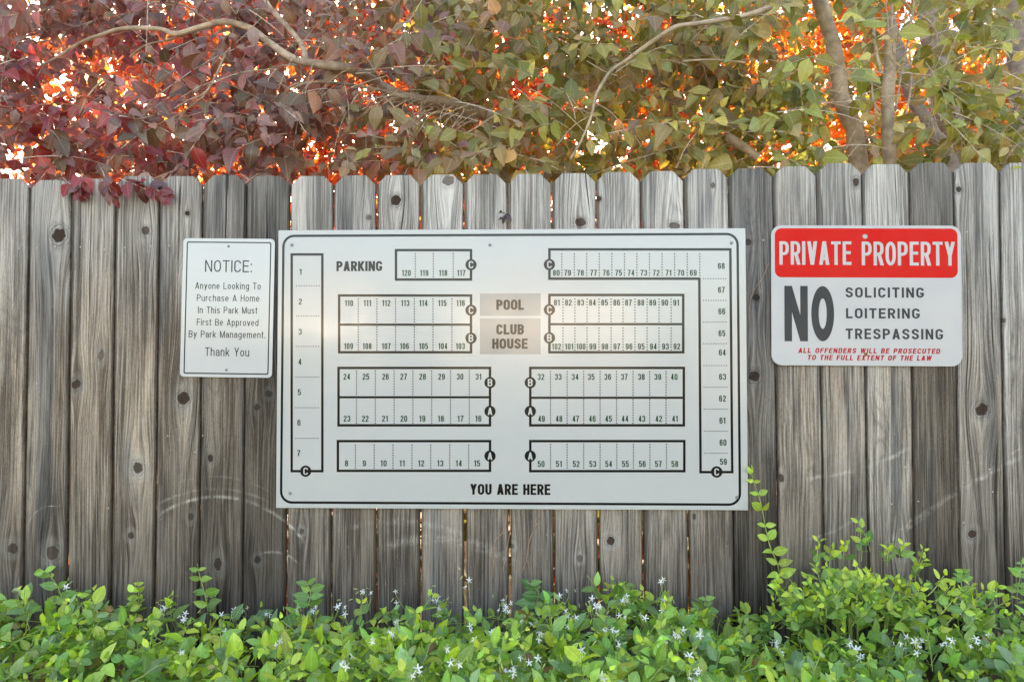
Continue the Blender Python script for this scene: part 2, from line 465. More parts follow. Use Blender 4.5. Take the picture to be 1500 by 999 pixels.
board_span = []
for i in range(24):
    lt, lb = EDGE_T[i] + GAP_T[i] * .42, EDGE_B[i] + GAP_B[i] * .44
    r_t, r_b = EDGE_T[i + 1] - GAP_T[i + 1] * .42, EDGE_B[i + 1] - GAP_B[i + 1] * .44
    ztop = U((lt + r_t) / 2, TOPS[i])[2]
    cut = 0.030 + random.uniform(-.002, .003)
    cx = (xat(lt, lb, 1.0) + xat(r_t, r_b, 1.0)) / 2
    # front outline, subdivided edges with slight waver
    nz = 46
    zs = list(np.linspace(0.02, ztop - cut, nz))
    ph = random.uniform(0, 9)
    cup = random.uniform(-.0015, .0015)
    QS = [0, .03, .27, .5, .73, .97, 1]
    NX = 6
    rows = []
    for j, z in enumerate(zs):
        wl = .0007 * math.sin(z * 23 + ph) + random.uniform(-.0003, .0003)
        wr = .0007 * math.sin(z * 19 + ph * 2) + random.uniform(-.0003, .0003)
        rows.append((xat(lt, lb, z) + wl - cx, xat(r_t, r_b, z) + wr - cx, z))
    xl, xr = rows[-1][0], rows[-1][1]
    for s_ in (0.33, 0.66, 1.0):
        rows.append((xl + cut * s_, xr - cut * s_ * random.uniform(.95, 1.0), zs[-1] + cut * s_))
    TH = 0.017
    v = []; fcs = []
    cols = NX + 1
    for (a, c_, z) in rows:
        for k in range(cols):
            q = QS[k]
            yy = cup * (1 - (2 * q - 1) ** 2)
            if k in (0, NX): yy += .0045
            v.append((a + (c_ - a) * (q if k not in (0, NX) else q), yy, z))
    nb = len(v)
    for (a, c_, z) in rows:
        v.append((a, TH, z)); v.append((c_, TH, z))
    for j in range(len(rows) - 1):
        for k in range(NX):
            fcs.append((j * cols + k, j * cols + k + 1, (j + 1) * cols + k + 1, (j + 1) * cols + k))
        a0, a1 = nb + 2 * j, nb + 2 * j + 2
        fcs.append((a0 + 1, a0, a1, a1 + 1))
        fcs.append((a0, j * cols, (j + 1) * cols, a1))
        fcs.append((j * cols + NX, a0 + 1, a1 + 1, (j + 1) * cols + NX))
    L = len(rows) - 1
    fcs.append(tuple([L * cols + k for k in range(cols)] + [nb + 2 * L + 1, nb + 2 * L]))
    fcs.append(tuple([k for k in range(NX, -1, -1)] + [nb, nb + 1]))
    kl = []
    for (kx, ky, rx, ry, dk) in KNOTS:
        et = EDGE_T[i] + (EDGE_B[i] - EDGE_T[i]) * (ky - 300) / 550
        e2 = EDGE_T[i + 1] + (EDGE_B[i + 1] - EDGE_T[i + 1]) * (ky - 300) / 550
        if et <= kx < e2 and dk > 0:
            p = U(kx, ky)
            kl.append((p[0] - cx, p[2], rx / 450, ry / 450, dk))
    stn = None
    if i in STAINS:
        sx, sw, y0, y1 = STAINS[i]
        stn = (U(sx, 500)[0] - cx, sw / 450, U(sx, y1)[2], U(sx, y0)[2])
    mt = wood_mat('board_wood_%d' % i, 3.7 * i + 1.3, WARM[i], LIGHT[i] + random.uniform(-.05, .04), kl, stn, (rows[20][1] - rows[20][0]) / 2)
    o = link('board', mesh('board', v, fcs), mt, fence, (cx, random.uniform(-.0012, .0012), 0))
    board_span.append((rows[0][0] + cx, rows[0][1] + cx, ztop))
RAILW = wood_mat('rail_wood', 91.0, .9, .9)
for z in (0.35, 1.02, 1.62):
    MB().box(-1.9, 1.95, .019, .058, z - .045, z + .045).build('rail', RAILW, fence)
for x in (-1.72, .74):
    MB().box(x - .045, x + .045, .060, .150, 0, 1.78).build('post', RAILW, fence)
NAIL = simple('galvanised_nail', (0.5, 0.49, 0.47), 0.45, 0.6)
nv = MB()
for k in range(7):
    pass
nm = MB().tube([(0, .001, 0), (0, -.0010, 0)], .0021, 7)
nail_me = mesh('nail', nm.v, nm.f); nail_me.materials.append(NAIL)
NP = [(27.5, 364), (54.5, 363), (81, 361), (118, 362), (153, 365.5), (183, 363), (221, 361), (248, 360), (1118, 352), (1416, 340), (1453, 342),
      (297, 638), (286, 662), (1306, 738), (1326, 684), (1345, 734), (159, 744), (54, 562), (246, 638), (1061, 873), (1411, 765), (1454, 720),
      (1449, 687), (1418, 677)]
for (a, c_) in NP:
    p = U(a, c_)
    link('nail', nail_me, None, fence, (p[0], -.0005, p[2]))

# ------------------------------------------------------------------ stroke lettering


def arc(cx, cy, rx, ry, a0, a1, n=7):
    return [(cx + rx * math.cos(R(a0 + (a1 - a0) * k / n)), cy + ry * math.sin(R(a0 + (a1 - a0) * k / n))) for k in range(n + 1)]


def bez(p0, p1, p2, p3, n=8):
    out = []
    for k in range(n + 1):
        t_ = k / n; s_ = 1 - t_
        out.append(tuple(s_ ** 3 * p0[i] + 3 * s_ * s_ * t_ * p1[i] + 3 * s_ * t_ * t_ * p2[i] + t_ ** 3 * p3[i] for i in (0, 1)))
    return out


GW = {'I': .0, '1': .72, 'M': 1.25, 'W': 1.45, 'i': .0, 'l': .0, '.': .0, ':': .0, ' ': .55, 'm': 1.35, 't': .5, 'r': .52, 'f': .5,
      'L': .9, 'E': .92, 'F': .88, 'A': 1.08, 'V': 1.05, 'Y': 1.05, 'T': 1.0, 'K': 1.05, 'N': 1.06, 'O': 1.04, 'G': 1.04, 'c': .84, 's': .8, 'v': .85, 'y': .85,
      'k': .84, 'n': .84, 'h': .84, 'u': .84, 'a': .84, 'e': .86, 'o': .88, 'd': .86, 'p': .86, 'g': .86}


def glyph(ch, w, t, ty):
    """strokes of one letter: cap height 1, width w, stem t, bar ty. Returns (lines, quads)"""
    l, r, b, T, cx = t / 2, w - t / 2, ty / 2, 1 - ty / 2, w / 2
    rx = max((r - l) / 2, .01)
    ry = min(.20, rx * 1.1 + .02)
    tt, tb = T - ry - .02, b + ry + .02
    S = []; D = []

    def ring(l, b, r, T, ry=ry):
        return [arc((l + r) / 2, T - ry, (r - l) / 2, ry, 0, 180) + arc((l + r) / 2, b + ry, (r - l) / 2, ry, 180, 360), True]

    def dg(x0, y0, x1, y1, k=1.1):
        h = t * k / 2
        D.append([(x0 - h, y0), (x0 + h, y0), (x1 + h, y1), (x1 - h, y1)])
    X = .73
    if ch in 'O0': S.append(ring(l, b, r, T, ry if ch == '0' or t > .15 else .32))
    elif ch == 'C': S.append([[(r, tt)] + arc(cx, T - ry, rx, ry, 0, 180) + arc(cx, b + ry, rx, ry, 180, 360) + [(r, tb)], False])
    elif ch == 'G': S.append([[(r, tt)] + arc(cx, T - ry, rx, ry, 0, 180) + arc(cx, b + ry, rx, ry, 180, 360) + [(r, .5 - ty / 2), (cx, .5 - ty / 2)], False])
    elif ch == 'S': S.append([[(r, tt)] + arc(cx, T - ry, rx, ry, 0, 180) + bez((l, T - ry), (l, .5), (r, .55), (r, b + ry)) + arc(cx, b + ry, rx, ry, 0, -180) + [(l, tb)], False])
    elif ch == 'U': S.append([[(l, 1)] + arc(cx, b + ry, rx, ry, 180, 360) + [(r, 1)], False])
    elif ch == 'D': S.append([[(l, b), (cx, b)] + arc(cx, b + ry, rx, ry, -90, 0) + arc(cx, T - ry, rx, ry, 0, 90) + [(l, T)], True])
    elif ch in 'PRB':
        m_ = .52 if ch == 'B' else .47
        ra = min(ry, (T - m_) / 2)
        S.append([[(l, m_), (cx, m_)] + arc(cx, m_ + ra, r - cx, ra, -90, 0) + arc(cx, T - ra, r - cx, ra, 0, 90) + [(l, T)], False])
        if ch == 'B':
            rb = min(ry, (m_ - b) / 2)
            S.append([[(l, b), (cx, b)] + arc(cx, b + rb, r - cx, rb, -90, 0) + arc(cx, m_ - rb, r - cx, rb, 0, 90) + [(l, m_)], False])
        if ch == 'R': dg(r + .01, 0, cx + .02, m_)
        S.append([[(l, 0), (l, 1)], False])
    elif ch in 'EFL':
        S.append([[(l, 0), (l, 1)], False])
        if ch != 'F': S.append([[(l, b), (w, b)], False])
        if ch != 'L': S.append([[(l, T), (w, T)], False]); S.append([[(l, .52), (w * .93, .52)], False])
    elif ch == 'H': S += [[[(l, 0), (l, 1)], False], [[(r, 0), (r, 1)], False], [[(l, .52), (r, .52)], False]]
    elif ch == 'I': S.append([[(t / 2, 0), (t / 2, 1)], False])
    elif ch == 'T': S += [[[(0, T), (w, T)], False], [[(cx, 0), (cx, 1)], False]]
    elif ch == 'N':
        S += [[[(l, 0), (l, 1)], False], [[(r, 0), (r, 1)], False]]; dg(l + t * .02, 1, r - t * .02, 0, 1.0)
    elif ch == 'M':
        S += [[[(l, 0), (l, 1)], False], [[(r, 0), (r, 1)], False]]; dg(l, 1, cx, 0, .9); dg(r, 1, cx, 0, .9)
    elif ch == 'A':
        dg(l * 1.1, 0, cx, 1); dg(w - l * 1.1, 0, cx, 1); S.append([[(w * .2, .27), (w * .8, .27)], False])
    elif ch == 'V': dg(l * 1.1, 1, cx, 0); dg(w - l * 1.1, 1, cx, 0)
    elif ch == 'W': dg(l, 1, w * .29, 0, .9); dg(cx, 1, w * .29, 0, .9); dg(cx, 1, w * .71, 0, .9); dg(w - l, 1, w * .71, 0, .9)
    elif ch == 'X': dg(l * 1.1, 1, r, 0); dg(r, 1, l * 1.1, 0)
    elif ch == 'Y': dg(l * 1.1, 1, cx, .42); dg(w - l * 1.1, 1, cx, .42); S.append([[(cx, 0), (cx, .45)], False])
    elif ch == 'K':
        S.append([[(l, 0), (l, 1)], False]); dg(l + t * .4, .38, r, 1); dg(r + .01, 0, l + (r - l) * .32, .58)
    elif ch == '1':
        x = w * .62; S.append([[(x, 0), (x, 1)], False]); S.append([[(x, .86), (w * .04, .78)], False])
    elif ch == '2':
        S.append([[(l, tt)] + arc(cx, T - ry, rx, ry, 180, 0) + bez((r, T - ry), (r, .48), (l + .02, .34), (l + .02, b)), False]); S.append([[(0, b), (w, b)], False])
    elif ch == '3':
        S.append([[(l, tt)] + arc(cx, T - ry, rx, ry, 180, 0) + arc(cx, .53 + ry * .7, rx, ry * .7, 0, -90), False])
        S.append([arc(cx, .53 - ry * .8, rx, ry * .8, 90, 0) + arc(cx, b + ry, rx, ry, 0, -180) + [(l, tb)], False])
    elif ch == '4':
        x = w - t / 2 - .07; S.append([[(x, 0), (x, 1)], False]); dg(l + .01, .24, x - t * .1, 1, .9); S.append([[(l * .6, .26), (w, .26)], False])
    elif ch == '5':
        S += [[[(l * 1.1, T), (w * .94, T)], False], [[(l * 1.1, 1), (l * 1.1, .46)], False]]
        S.append([[(l, .50)] + arc(cx, .62 - ry * .8, rx, ry * .8, 150, 0) + arc(cx, b + ry, rx, ry, 0, -180) + [(l, tb)], False])
    elif ch in '69':
        s_ = [[(r, tt)] + arc(cx, T - ry, rx, ry, 0, 180) + arc(cx, b + ry, rx, ry, 180, 360) + arc(cx, .60 - ry * .9, rx, ry * .9, 0, 160), False]
        if ch == '9': s_[0] = [(w - x, 1 - y) for x, y in s_[0]]
        S.append(s_)
    elif ch == '7': S.append([[(0, T), (r, T)] + bez((r, T), (r * .9, .7), (w * .36, .5), (w * .42, 0))[1:], False])
    elif ch == '8': S += [ring(l + .01, .53, r - .01, T, min(ry, (T - .53) / 2)), ring(l, b, r, .53, min(ry, (.53 - b) / 2))]
    elif ch == '.': S.append([[(t / 2, 0), (t / 2, ty * 1.3)], False])
    elif ch == ':': S += [[[(t / 2, 0), (t / 2, ty * 1.3)], False], [[(t / 2, .6), (t / 2, .6 + ty * 1.3)], False]]
    elif ch == 'i': S += [[[(t / 2, 0), (t / 2, X)], False], [[(t / 2, .87), (t / 2, 1)], False]]
    elif ch == 'k': S.append([[(l, 0), (l, 1)], False]); dg(l + t * .4, .26, r, X); dg(r, 0, l + (r - l) * .4, .44)
    elif ch in 'nhmru':
        x2 = X - ty / 2
        if ch == 'm':
            q = w / 2
            rr_ = (q - t / 2) / 2
            S.append([[(l, 0), (l, X)], False])
            for o_ in (0, q - t / 2): S.append([[(l + o_, x2 - rr_)] + arc(l + o_ + rr_, x2 - rr_, rr_, rr_, 180, 0) + [(l + o_ + 2 * rr_, 0)], False])
        elif ch == 'u':
            S += [[[(r, 0), (r, X)], False], [[(l, X)] + arc(cx, b + rx, rx, rx, 180, 350), False]]
        elif ch == 'r': S += [[[(l, 0), (l, X)], False], [[(l, x2 - .24)] + arc(w, x2 - .24, w - l, .24, 180, 95), False]]
        else: S += [[[(l, 0), (l, X if ch == 'n' else 1)], False], [arc(cx, x2 - rx, rx, rx, 180, 0) + [(r, 0)], False]]
    elif ch == 'o': S.append(ring(l, b, r, X - ty / 2, min(.34, (X - ty) / 2)))
    elif ch == 'e':
        h = (X - ty) / 2
        S.append([[(l, X / 2), (r, X / 2)] + arc(cx, X / 2, rx, h, 0, 320, 20)[0:], False])
    elif ch == 'c': S.append([arc(cx, X / 2, rx, (X - ty) / 2, 40, 320, 16), False])
    elif ch == 's': S.append([[(r * .97, .54)] + arc(cx, X - ty / 2 - .17, rx, .17, 20, 180) + bez((l, X - ty / 2 - .17), (l, .38), (r, .38), (r, b + .17)) + arc(cx, b + .17, rx, .17, 0, -165), False])
    elif ch == 'a':
        S += [[[(l, .54)] + arc(cx, X - ty / 2 - .18, rx, .18, 170, 0) + [(r, .10), (w + .02, b * .8)], False],
              [[(r, .42), (cx, .40)] + arc(cx, b + .18, cx - l, .18, 90, 270) + bez((cx, b), (r * .9, b), (r, .12), (r, .25)), False]]
    elif ch in 'dpg':
        h = (X - ty) / 2
        S.append([arc(cx, X / 2, rx, h, 0, 360, 20)[:-1], True])
        if ch == 'd': S.append([[(r, 0), (r, 1)], False])
        if ch == 'p': S.append([[(l, -.27), (l, X)], False])
        if ch == 'g': S.append([[(r, X), (r, -.08)] + arc(cx, -.08, rx, .16, 0, -160), False])
    elif ch == 't': S += [[[(w * .45, .95), (w * .45, .14)] + bez((w * .45, .14), (w * .45, b), (w * .6, b), (w, b))[1:], False], [[(0, X - ty / 2), (w, X - ty / 2)], False]]
    elif ch == 'v': dg(l, X, cx, 0); dg(w - l, X, cx, 0)
    elif ch == 'y': dg(l, X, cx + t * .1, 0); dg(w - l, X, w * .28, -.24)
    return S, D


def strip(pts, closed, hx, hy, sc_, org, y, V, Fc):
    P = [p for i, p in enumerate(pts) if i == 0 or abs(p[0] - pts[i - 1][0]) + abs(p[1] - pts[i - 1][1]) > 1e-5]
    if closed and abs(P[0][0] - P[-1][0]) + abs(P[0][1] - P[-1][1]) < 1e-5: P.pop()
    n = len(P); base = len(V)
    for i in range(n):
        a = P[i - 1] if (i > 0 or closed) else None
        c_ = P[(i + 1) % n] if (i < n - 1 or closed) else None
        ns = []
        for q0, q1 in ((a, P[i]), (P[i], c_)):
            if q0 is None or q1 is None: continue
            dx, dy = q1[0] - q0[0], q1[1] - q0[1]
            L_ = math.hypot(dx, dy) or 1
            ns.append((-dy / L_, dx / L_))
        nx = sum(q[0] for q in ns); ny = sum(q[1] for q in ns)
        L_ = math.hypot(nx, ny) or 1
        nx /= L_; ny /= L_
        k = 1 / max(.5, nx * ns[0][0] + ny * ns[0][1])
        for s_ in (1, -1):
            V.append((org[0] + (P[i][0] + s_ * nx * hx * k) * sc_, y, org[1] + (P[i][1] + s_ * ny * hy * k) * sc_))
    for i in range(n if closed else n - 1):
        j = (i + 1) % n
        Fc.append((base + 2 * i, base + 2 * i + 1, base + 2 * j + 1, base + 2 * j))


def lettering(s, cx, cz, wid, hgt, stem, y, gap=.13, shear=0.0, bar=.82, low=False):
    """text fitted to width x height (metres) centred at cx, cz; stem thickness in metres"""
    t_ = stem / hgt; ty = t_ * bar
    tgt = wid / hgt
    W0 = sum(GW.get(c, 1.0) for c in s)
    thin = sum(1 for c in s if GW.get(c, 1.0) == 0)
    G_ = gap * (len(s) - 1)
    k = (tgt - thin * t_) / (W0 + (len(s) - 1) * gap)
    V = []; Fc = []
    x = 0; yy = y
    for n_, c in enumerate(s):
        gw = GW.get(c, 1.0) * k if GW.get(c, 1.0) > 0 else t_
        if c != ' ':
            S, D = glyph(c, gw, t_, ty)
            for q, (pts, cl) in enumerate(S):
                strip([(p[0] + x, p[1]) for p in pts], cl, t_ / 2, ty / 2, hgt, (0, 0), yy - 1.5e-5 * q, V, Fc)
            for q, d in enumerate(D):
                bs = len(V)
                V += [((p[0] + x) * hgt, yy - 1.5e-5 * (q + len(S)), p[1] * hgt) for p in d]
                a_ = sum(d[i][0] * d[(i + 1) % 4][1] - d[(i + 1) % 4][0] * d[i][1] for i in range(4))
                Fc.append((bs, bs + 1, bs + 2, bs + 3) if a_ > 0 else (bs + 3, bs + 2, bs + 1, bs))
        x += gw + gap * k
    W_ = wid
    V = [(v_[0] - W_ / 2 + cx + shear * (v_[2] - hgt / 2), v_[1], v_[2] - hgt / 2 + cz) for v_ in V]
    return V, Fc


def fix_normals(V, Fc):
    out = []
    for f in Fc:
        a, b_, c_ = V[f[0]], V[f[1]], V[f[2]]
        cr = (b_[0] - a[0]) * (c_[2] - a[2]) - (c_[0] - a[0]) * (b_[2] - a[2])
        out.append(f if cr > 0 else tuple(reversed(f)))
    return out


class Sign:
    def __init__(s, name, label, corners, front, ang=0.0, cat='sign'):
        P = [U(px, py, front) for px, py in corners]      # TL TR BR BL
        c = sum(P) / 4
        s.front, s.ang, s.c = front, ang, c
        s.root = empty(name, (c[0], front, c[2]), (0, ang, 0))
        tag(s.root, label, cat)
        L = [s.loc(*q) for q in corners]
        s.x0 = (L[0][0] + L[3][0]) / 2; s.x1 = (L[1][0] + L[2][0]) / 2
        s.z1 = (L[0][1] + L[1][1]) / 2; s.z0 = (L[2][1] + L[3][1]) / 2

    def loc(s, px, py):
        p = U(px, py, s.front) - np.array([s.c[0], 0, s.c[2]])
        ca, sa = math.cos(s.ang), math.sin(s.ang)
        return (p[0] * ca - p[2] * sa, p[0] * sa + p[2] * ca)

    def k(s):
        return (s.front - CAM[1]) / 1000.0

    def panel(s, mat, rad, th, holes=()):
        pts = rrect(s.x0, s.x1, s.z0, s.z1, rad)
        n = len(pts)
        bev = .0006
        pin = rrect(s.x0 + bev, s.x1 - bev, s.z0 + bev, s.z1 - bev, max(rad - bev, .0005))
        V = [(x, 0, z) for x, z in pin] + [(x, bev, z) for x, z in pts] + [(x, th, z) for x, z in pts]
        Fc = [tuple(range(n)), tuple(range(3 * n - 1, 2 * n - 1, -1))]
        for i in range(n):
            j = (i + 1) % n
            Fc.append((i, i + n, j + n, j)); Fc.append((i + n, i + 2 * n, j + 2 * n, j + n))
        return link('panel', mesh('panel', V, Fc), mat, s.root)

    def text(s, name, txt, x0, x1, y0, y1, stem, mat, y=-.0004, **kw):
        (ax, az), (bx, bz) = s.loc(x0, (y0 + y1) / 2), s.loc(x1, (y0 + y1) / 2)
        k = s.k()
        V, Fc = lettering(txt, (ax + bx) / 2, (az + bz) / 2, (x1 - x0) * k, (y1 - y0) * k, stem * k, y, **kw)
        return link(name, mesh(name, V, fix_normals(V, Fc)), mat, s.root)

    def shape(s, name, V2, Fc, mat, y=-.0002):
        V = [(x, y, z) for x, z in V2]
        return link(name, mesh(name, V, fix_normals(V, Fc)), mat, s.root)

    def screw(s, px, py, rad, mat, hole=None, name='screw'):
        x, z = s.loc(px, py)
        k = s.k() * rad
        m_ = MB()
        rings = [(1.0, -.0004), (.92, -.0014), (.55, -.0022), (.28, -.0020), (.2, -.0012)]
        n = 12
        for rr_, yy in rings:
            m_.v += [(k * rr_ * math.cos(2 * math.pi * q / n), yy, k * rr_ * math.sin(2 * math.pi * q / n)) for q in range(n)]
        for i in range(len(rings) - 1):
            for q in range(n):
                q2 = (q + 1) % n
                m_.f.append((i * n + q, i * n + q2, (i + 1) * n + q2, (i + 1) * n + q))
        m_.f.append(tuple((len(rings) - 1) * n + q for q in range(n)))
        return m_.build(name, mat, s.root, (x, 0, z))


def rrect(x0, x1, z0, z1, r, n=7):
    out = []
    for cx, cz, a in ((x1 - r, z1 - r, 0), (x0 + r, z1 - r, 90), (x0 + r, z0 + r, 180), (x1 - r, z0 + r, 270)):
        out += [(cx + r * math.cos(R(a + 90 * k / n)), cz + r * math.sin(R(a + 90 * k / n))) for k in range(n + 1)]
    return out


def frame2d(outer, inner):
    n = len(outer)
    return outer + inner, [(i, (i + 1) % n, (i + 1) % n + n, i + n) for i in range(n)]


def sign_mat(name, c, rough=0.2, spec=0.5, wav=0.15, dirt=0.04, metal=0.0):
    m, t, b = new_mat(name)
    pos = t.n('ShaderNodeNewGeometry').outputs['Position']
    n1 = t.noise(pos, 3.0, 5, 0.6); n2 = t.noise(pos, 60.0, 4, 0.6)
    cc = t.mix(t.rng(n1, .3, .7), tuple(x * (1 - dirt) for x in c), c)
    cc = t.mix(t.m('MULTIPLY', t.rng(n2, .68, .78), .25), cc, tuple(x * .55 + .02 for x in c))
    sp_ = t.n('ShaderNodeSeparateXYZ'); t.put(sp_.inputs[0], pos)
    drip = t.noise(t.xyz(t.m('MULTIPLY', sp_.outputs[0], 70.0), 0.0, t.m('MULTIPLY', sp_.outputs[2], 3.5)), 1.0, 3, .5)
    patch = t.noise(pos, 5.0, 3, .6)
    cc = t.mix(t.m('MULTIPLY', t.m('MULTIPLY', t.rng(drip, .55, .8), t.rng(patch, .45, .7)), .22), cc, tuple(x * .6 + .03 for x in c))
    t.put(b.inputs['Base Color'], cc)
    b.inputs['Roughness'].default_value = rough
    t.put(b.inputs['Roughness'], t.rng(t.noise(pos, 14.0, 5, .65), .3, .7, rough * .8, rough * 1.35))
    b.inputs['Specular IOR Level'].default_value = spec
    b.inputs['Metallic'].default_value = metal
    bp = t.n('ShaderNodeBump'); bp.inputs['Strength'].default_value = wav; bp.inputs['Distance'].default_value = 0.01
    t.put(bp.inputs['Height'], t.noise(pos, 2.6, 2, 0.4)); t.put(b.inputs['Normal'], bp.outputs[0])
    return m


WHITE = sign_mat('sign_white', (0.455, 0.46, 0.455), .13, .55, .3)
WHITE2 = sign_mat('sign_reflective_white', (0.46, 0.46, 0.465), 0.35, .3)
WHITE3 = sign_mat('sign_gloss_white', (0.50, 0.505, 0.51), 0.10, .6, .5)
INK = sign_mat('ink_charcoal', (0.010, 0.010, 0.009), .13, .32, .3)
INK3 = sign_mat('ink_slate', (0.030, 0.033, 0.038), .12, .4)
INKG = sign_mat('ink_green', (0.001, 0.050, 0.018), .13, .25, .3)
INKD = sign_mat('ink_dark_grey', (0.044, 0.045, 0.048), .4, .15)
PADG = sign_mat('print_grey', (0.25, 0.25, 0.25), .13, .6, .3)
RED = sign_mat('print_red', (0.62, 0.010, 0.006), .4, .12)
REDT = sign_mat('ink_red', (0.42, 0.006, 0.012), .4, .12)
BOLT = simple('bolt_metal', (0.22, 0.23, 0.24), 0.45, 0.8)
BOLT2 = simple('bolt_zinc', (0.30, 0.33, 0.32), 0.4, 0.5)
BRASS = simple('bolt_brass', (0.20, 0.13, 0.035), 0.5, 0.6)

# --- map of the park
mp = Sign('park_map_sign', 'wide white map sign with numbered lots reading YOU ARE HERE on the fence', [(408, 338), (1092, 334), (1096, 747), (404, 744)], -.012, cat='map sign')
mp.panel(WHITE, .002, .006)
k = mp.k()
(bx0, bz1), (bx1, bz0) = mp.loc(415.3, 345.8), mp.loc(1084.0, 738.9)
h = 1.8 * k; r_ = 16 * k
V2, Fc = frame2d(rrect(bx0 - h, bx1 + h, bz0 - h, bz1 + h, r_ + h), rrect(bx0 + h, bx1 - h, bz0 + h, bz1 - h, r_ - h))
mp.shape('border_line', V2, Fc, INK)


def line_poly(s, pts, wpx, mat=INK, name='lot_outline', y=-.0002, closed=False):
    P = [s.loc(*q) for q in pts]
    V = []; Fc = []
    if not closed:
        pass
    strip(P, closed, wpx * s.k() / 2, wpx * s.k() / 2, 1, (0, 0), y, V, Fc)
    return link(name, mesh(name, V, fix_normals(V, Fc)), mat, s.root)


def snap(s, x0, x1, y0, y1):
    return [(x0, y0), (x1, y0), (x1, y1), (x0, y1)]


LW = 3.7


def dotted(s, x0, y0, x1, y1, step=3.85, sz=1.95):
    L_ = math.hypot(x1 - x0, y1 - y0); n = max(2, int(round(L_ / step)))
    V = []; Fc = []
    k_ = s.k() * sz / 2
    for i in range(n + 1):
        cx, cz = s.loc(x0 + (x1 - x0) * i / n, y0 + (y1 - y0) * i / n)
        b_ = len(V)
        V += [(cx + k_ * 1.1 * math.cos(R(a)), cz + k_ * 1.1 * math.sin(R(a))) for a in range(0, 360, 60)]
        Fc.append(tuple(b_ + q for q in range(6)))
    s.shape('dotted_line', V, Fc, INK, -.00025)


def number(s, n, cx, cy, hgt=8.9):
    w_ = {1: 4.7, 2: 9.8, 3: 14.0}[len(str(n))]
    ones = str(n).count('1')
    w_ -= ones * .9
    s.text('lot_number', str(n), cx - w_ / 2, cx + w_ / 2, cy - hgt / 2, cy + hgt / 2, 1.6, INKG, y=-.0004, gap=.22, bar=.8)


def badge(s, ch, cx, cy):
    x, z = s.loc(cx, cy); r0 = 8.3 * s.k(); n = 24
    o = s.shape('letter_badge', [(x + r0 * math.cos(2 * math.pi * q / n), z + r0 * math.sin(2 * math.pi * q / n)) for q in range(n)], [tuple(range(n))], INK, -.0006)
    V, Fc = lettering(ch, x, z, 6.8 * s.k(), 10.6 * s.k(), 1.9 * s.k(), -.0009, bar=.85)
    l_ = link('badge_letter', mesh('badge_letter', V, fix_normals(V, Fc)), WHITE, o)


def X1(u): return 400 + u / 4.286
def X2(u): return 750 + u / 4.286


line_poly(mp, snap(mp, 427.3, 472.2, 372.9, 689.9), LW, closed=True)
for n_, (x, y) in enumerate([(440.5, 398.5), (440, 442), (439.7, 486), (439.2, 530), (438.6, 574.5), (438, 619), (437.6, 663.5)]):
    number(mp, n_ + 1, x, y)
for q, y in enumerate((418.7, 463, 507.5, 552.3, 597, 642)):
    dotted(mp, 434.6 - q * .3, y, 467.5 - q * .35, y, 3.5, 1.6)
badge(mp, 'C', 447.8, 689.9)
mp.text('heading', 'PARKING', 492.4, 560.5, 382.6, 397.4, 3.5, INK, gap=.14)
line_poly(mp, snap(mp, 580.1, 690, 366.6, 409.6), LW, closed=True)
for u_ in (893, 1006, 1131): dotted(mp, X1(u_), 371.8, X1(u_), 405.8)
for n_, u_ in zip((120, 119, 118, 117), (837, 949, 1068, 1182)): number(mp, n_, X1(u_), 400)
badge(mp, 'C', 690, 388)


def block(x0, x1, y0, y1, mid, divs, d0, d1, d2, d3, top, ytop, bot, ybot, badges):
    line_poly(mp, snap(mp, x0, x1, y0, y1), LW, closed=True)
    if mid: line_poly(mp, [(x0 + 1.8, mid), (x1 - 1.8, mid)], LW - .4, name='lot_divider', y=-.0003)
    for d in divs:
        dotted(mp, d, d0, d, d1)
        if mid: dotted(mp, d, d2, d, d3)
    for n_, x in (top or []): number(mp, n_, x, ytop)
    for n_, x in (bot or []): number(mp, n_, x, ybot)
    for ch, x, y in badges: badge(mp, ch, x, y)


block(496.8, 690, 432.9, 516, 475.6, [X1(u_) for u_ in (535, 652, 769, 887, 1004, 1123)], 438, 471.2, 479, 512.8,
      list(zip(range(110, 117), [X1(u_) for u_ in (477, 593, 711, 830, 944, 1063, 1178)])), 444.1,
      list(zip(range(109, 102, -1), [X1(u_) for u_ in (474, 591, 711, 825, 945, 1066, 1176)])), 507.1, [('C', 690, 454.5), ('B', 690, 495.4)])
block(495.9, 717.8, 538.9, 622.9, 581.8, [X1(u_) for u_ in (524, 642, 760, 878, 996, 1114, 1232)], 543.4, 577.6, 585.6, 619.6,
      list(zip(range(24, 32), [X1(u_) for u_ in (463, 583, 706, 820, 939, 1058, 1174, 1290)])), 551.7,
      list(zip(range(23, 15, -1), [X1(u_) for u_ in (464, 579, 703, 821, 937, 1054, 1177, 1289)])), 613.1, [('B', 717.8, 560.4), ('A', 717.8, 602.4)])
block(495, 717.8, 646, 689.4, None, [X1(u_) for u_ in (517, 635, 753, 872, 990, 1109, 1228)], 651.8, 685.2, 0, 0,
      None, 0, list(zip(range(8, 16), [X1(u_) for u_ in (461, 573, 694, 811, 930, 1050, 1166, 1281)])), 678.4, [('A', 717.8, 667.8)])
block(804.8, 1000.8, 432.2, 516, 474.9, [X2(u_) for u_ in (320, 395, 471, 546, 622, 697, 772, 848, 923, 999)], 438.3, 471, 480.5, 512.5,
      list(zip(range(81, 92), [X2(u_) for u_ in (282, 354, 431, 505, 581, 657, 731, 809, 883, 959, 1031)])), 443.4,
      list(zip(range(102, 91, -1), [X2(u_) for u_ in (279, 359, 433, 507, 583, 658, 735, 811, 887, 963, 1035)])), 507.6, [('C', 804.8, 453.8), ('B', 804.8, 494.9)])
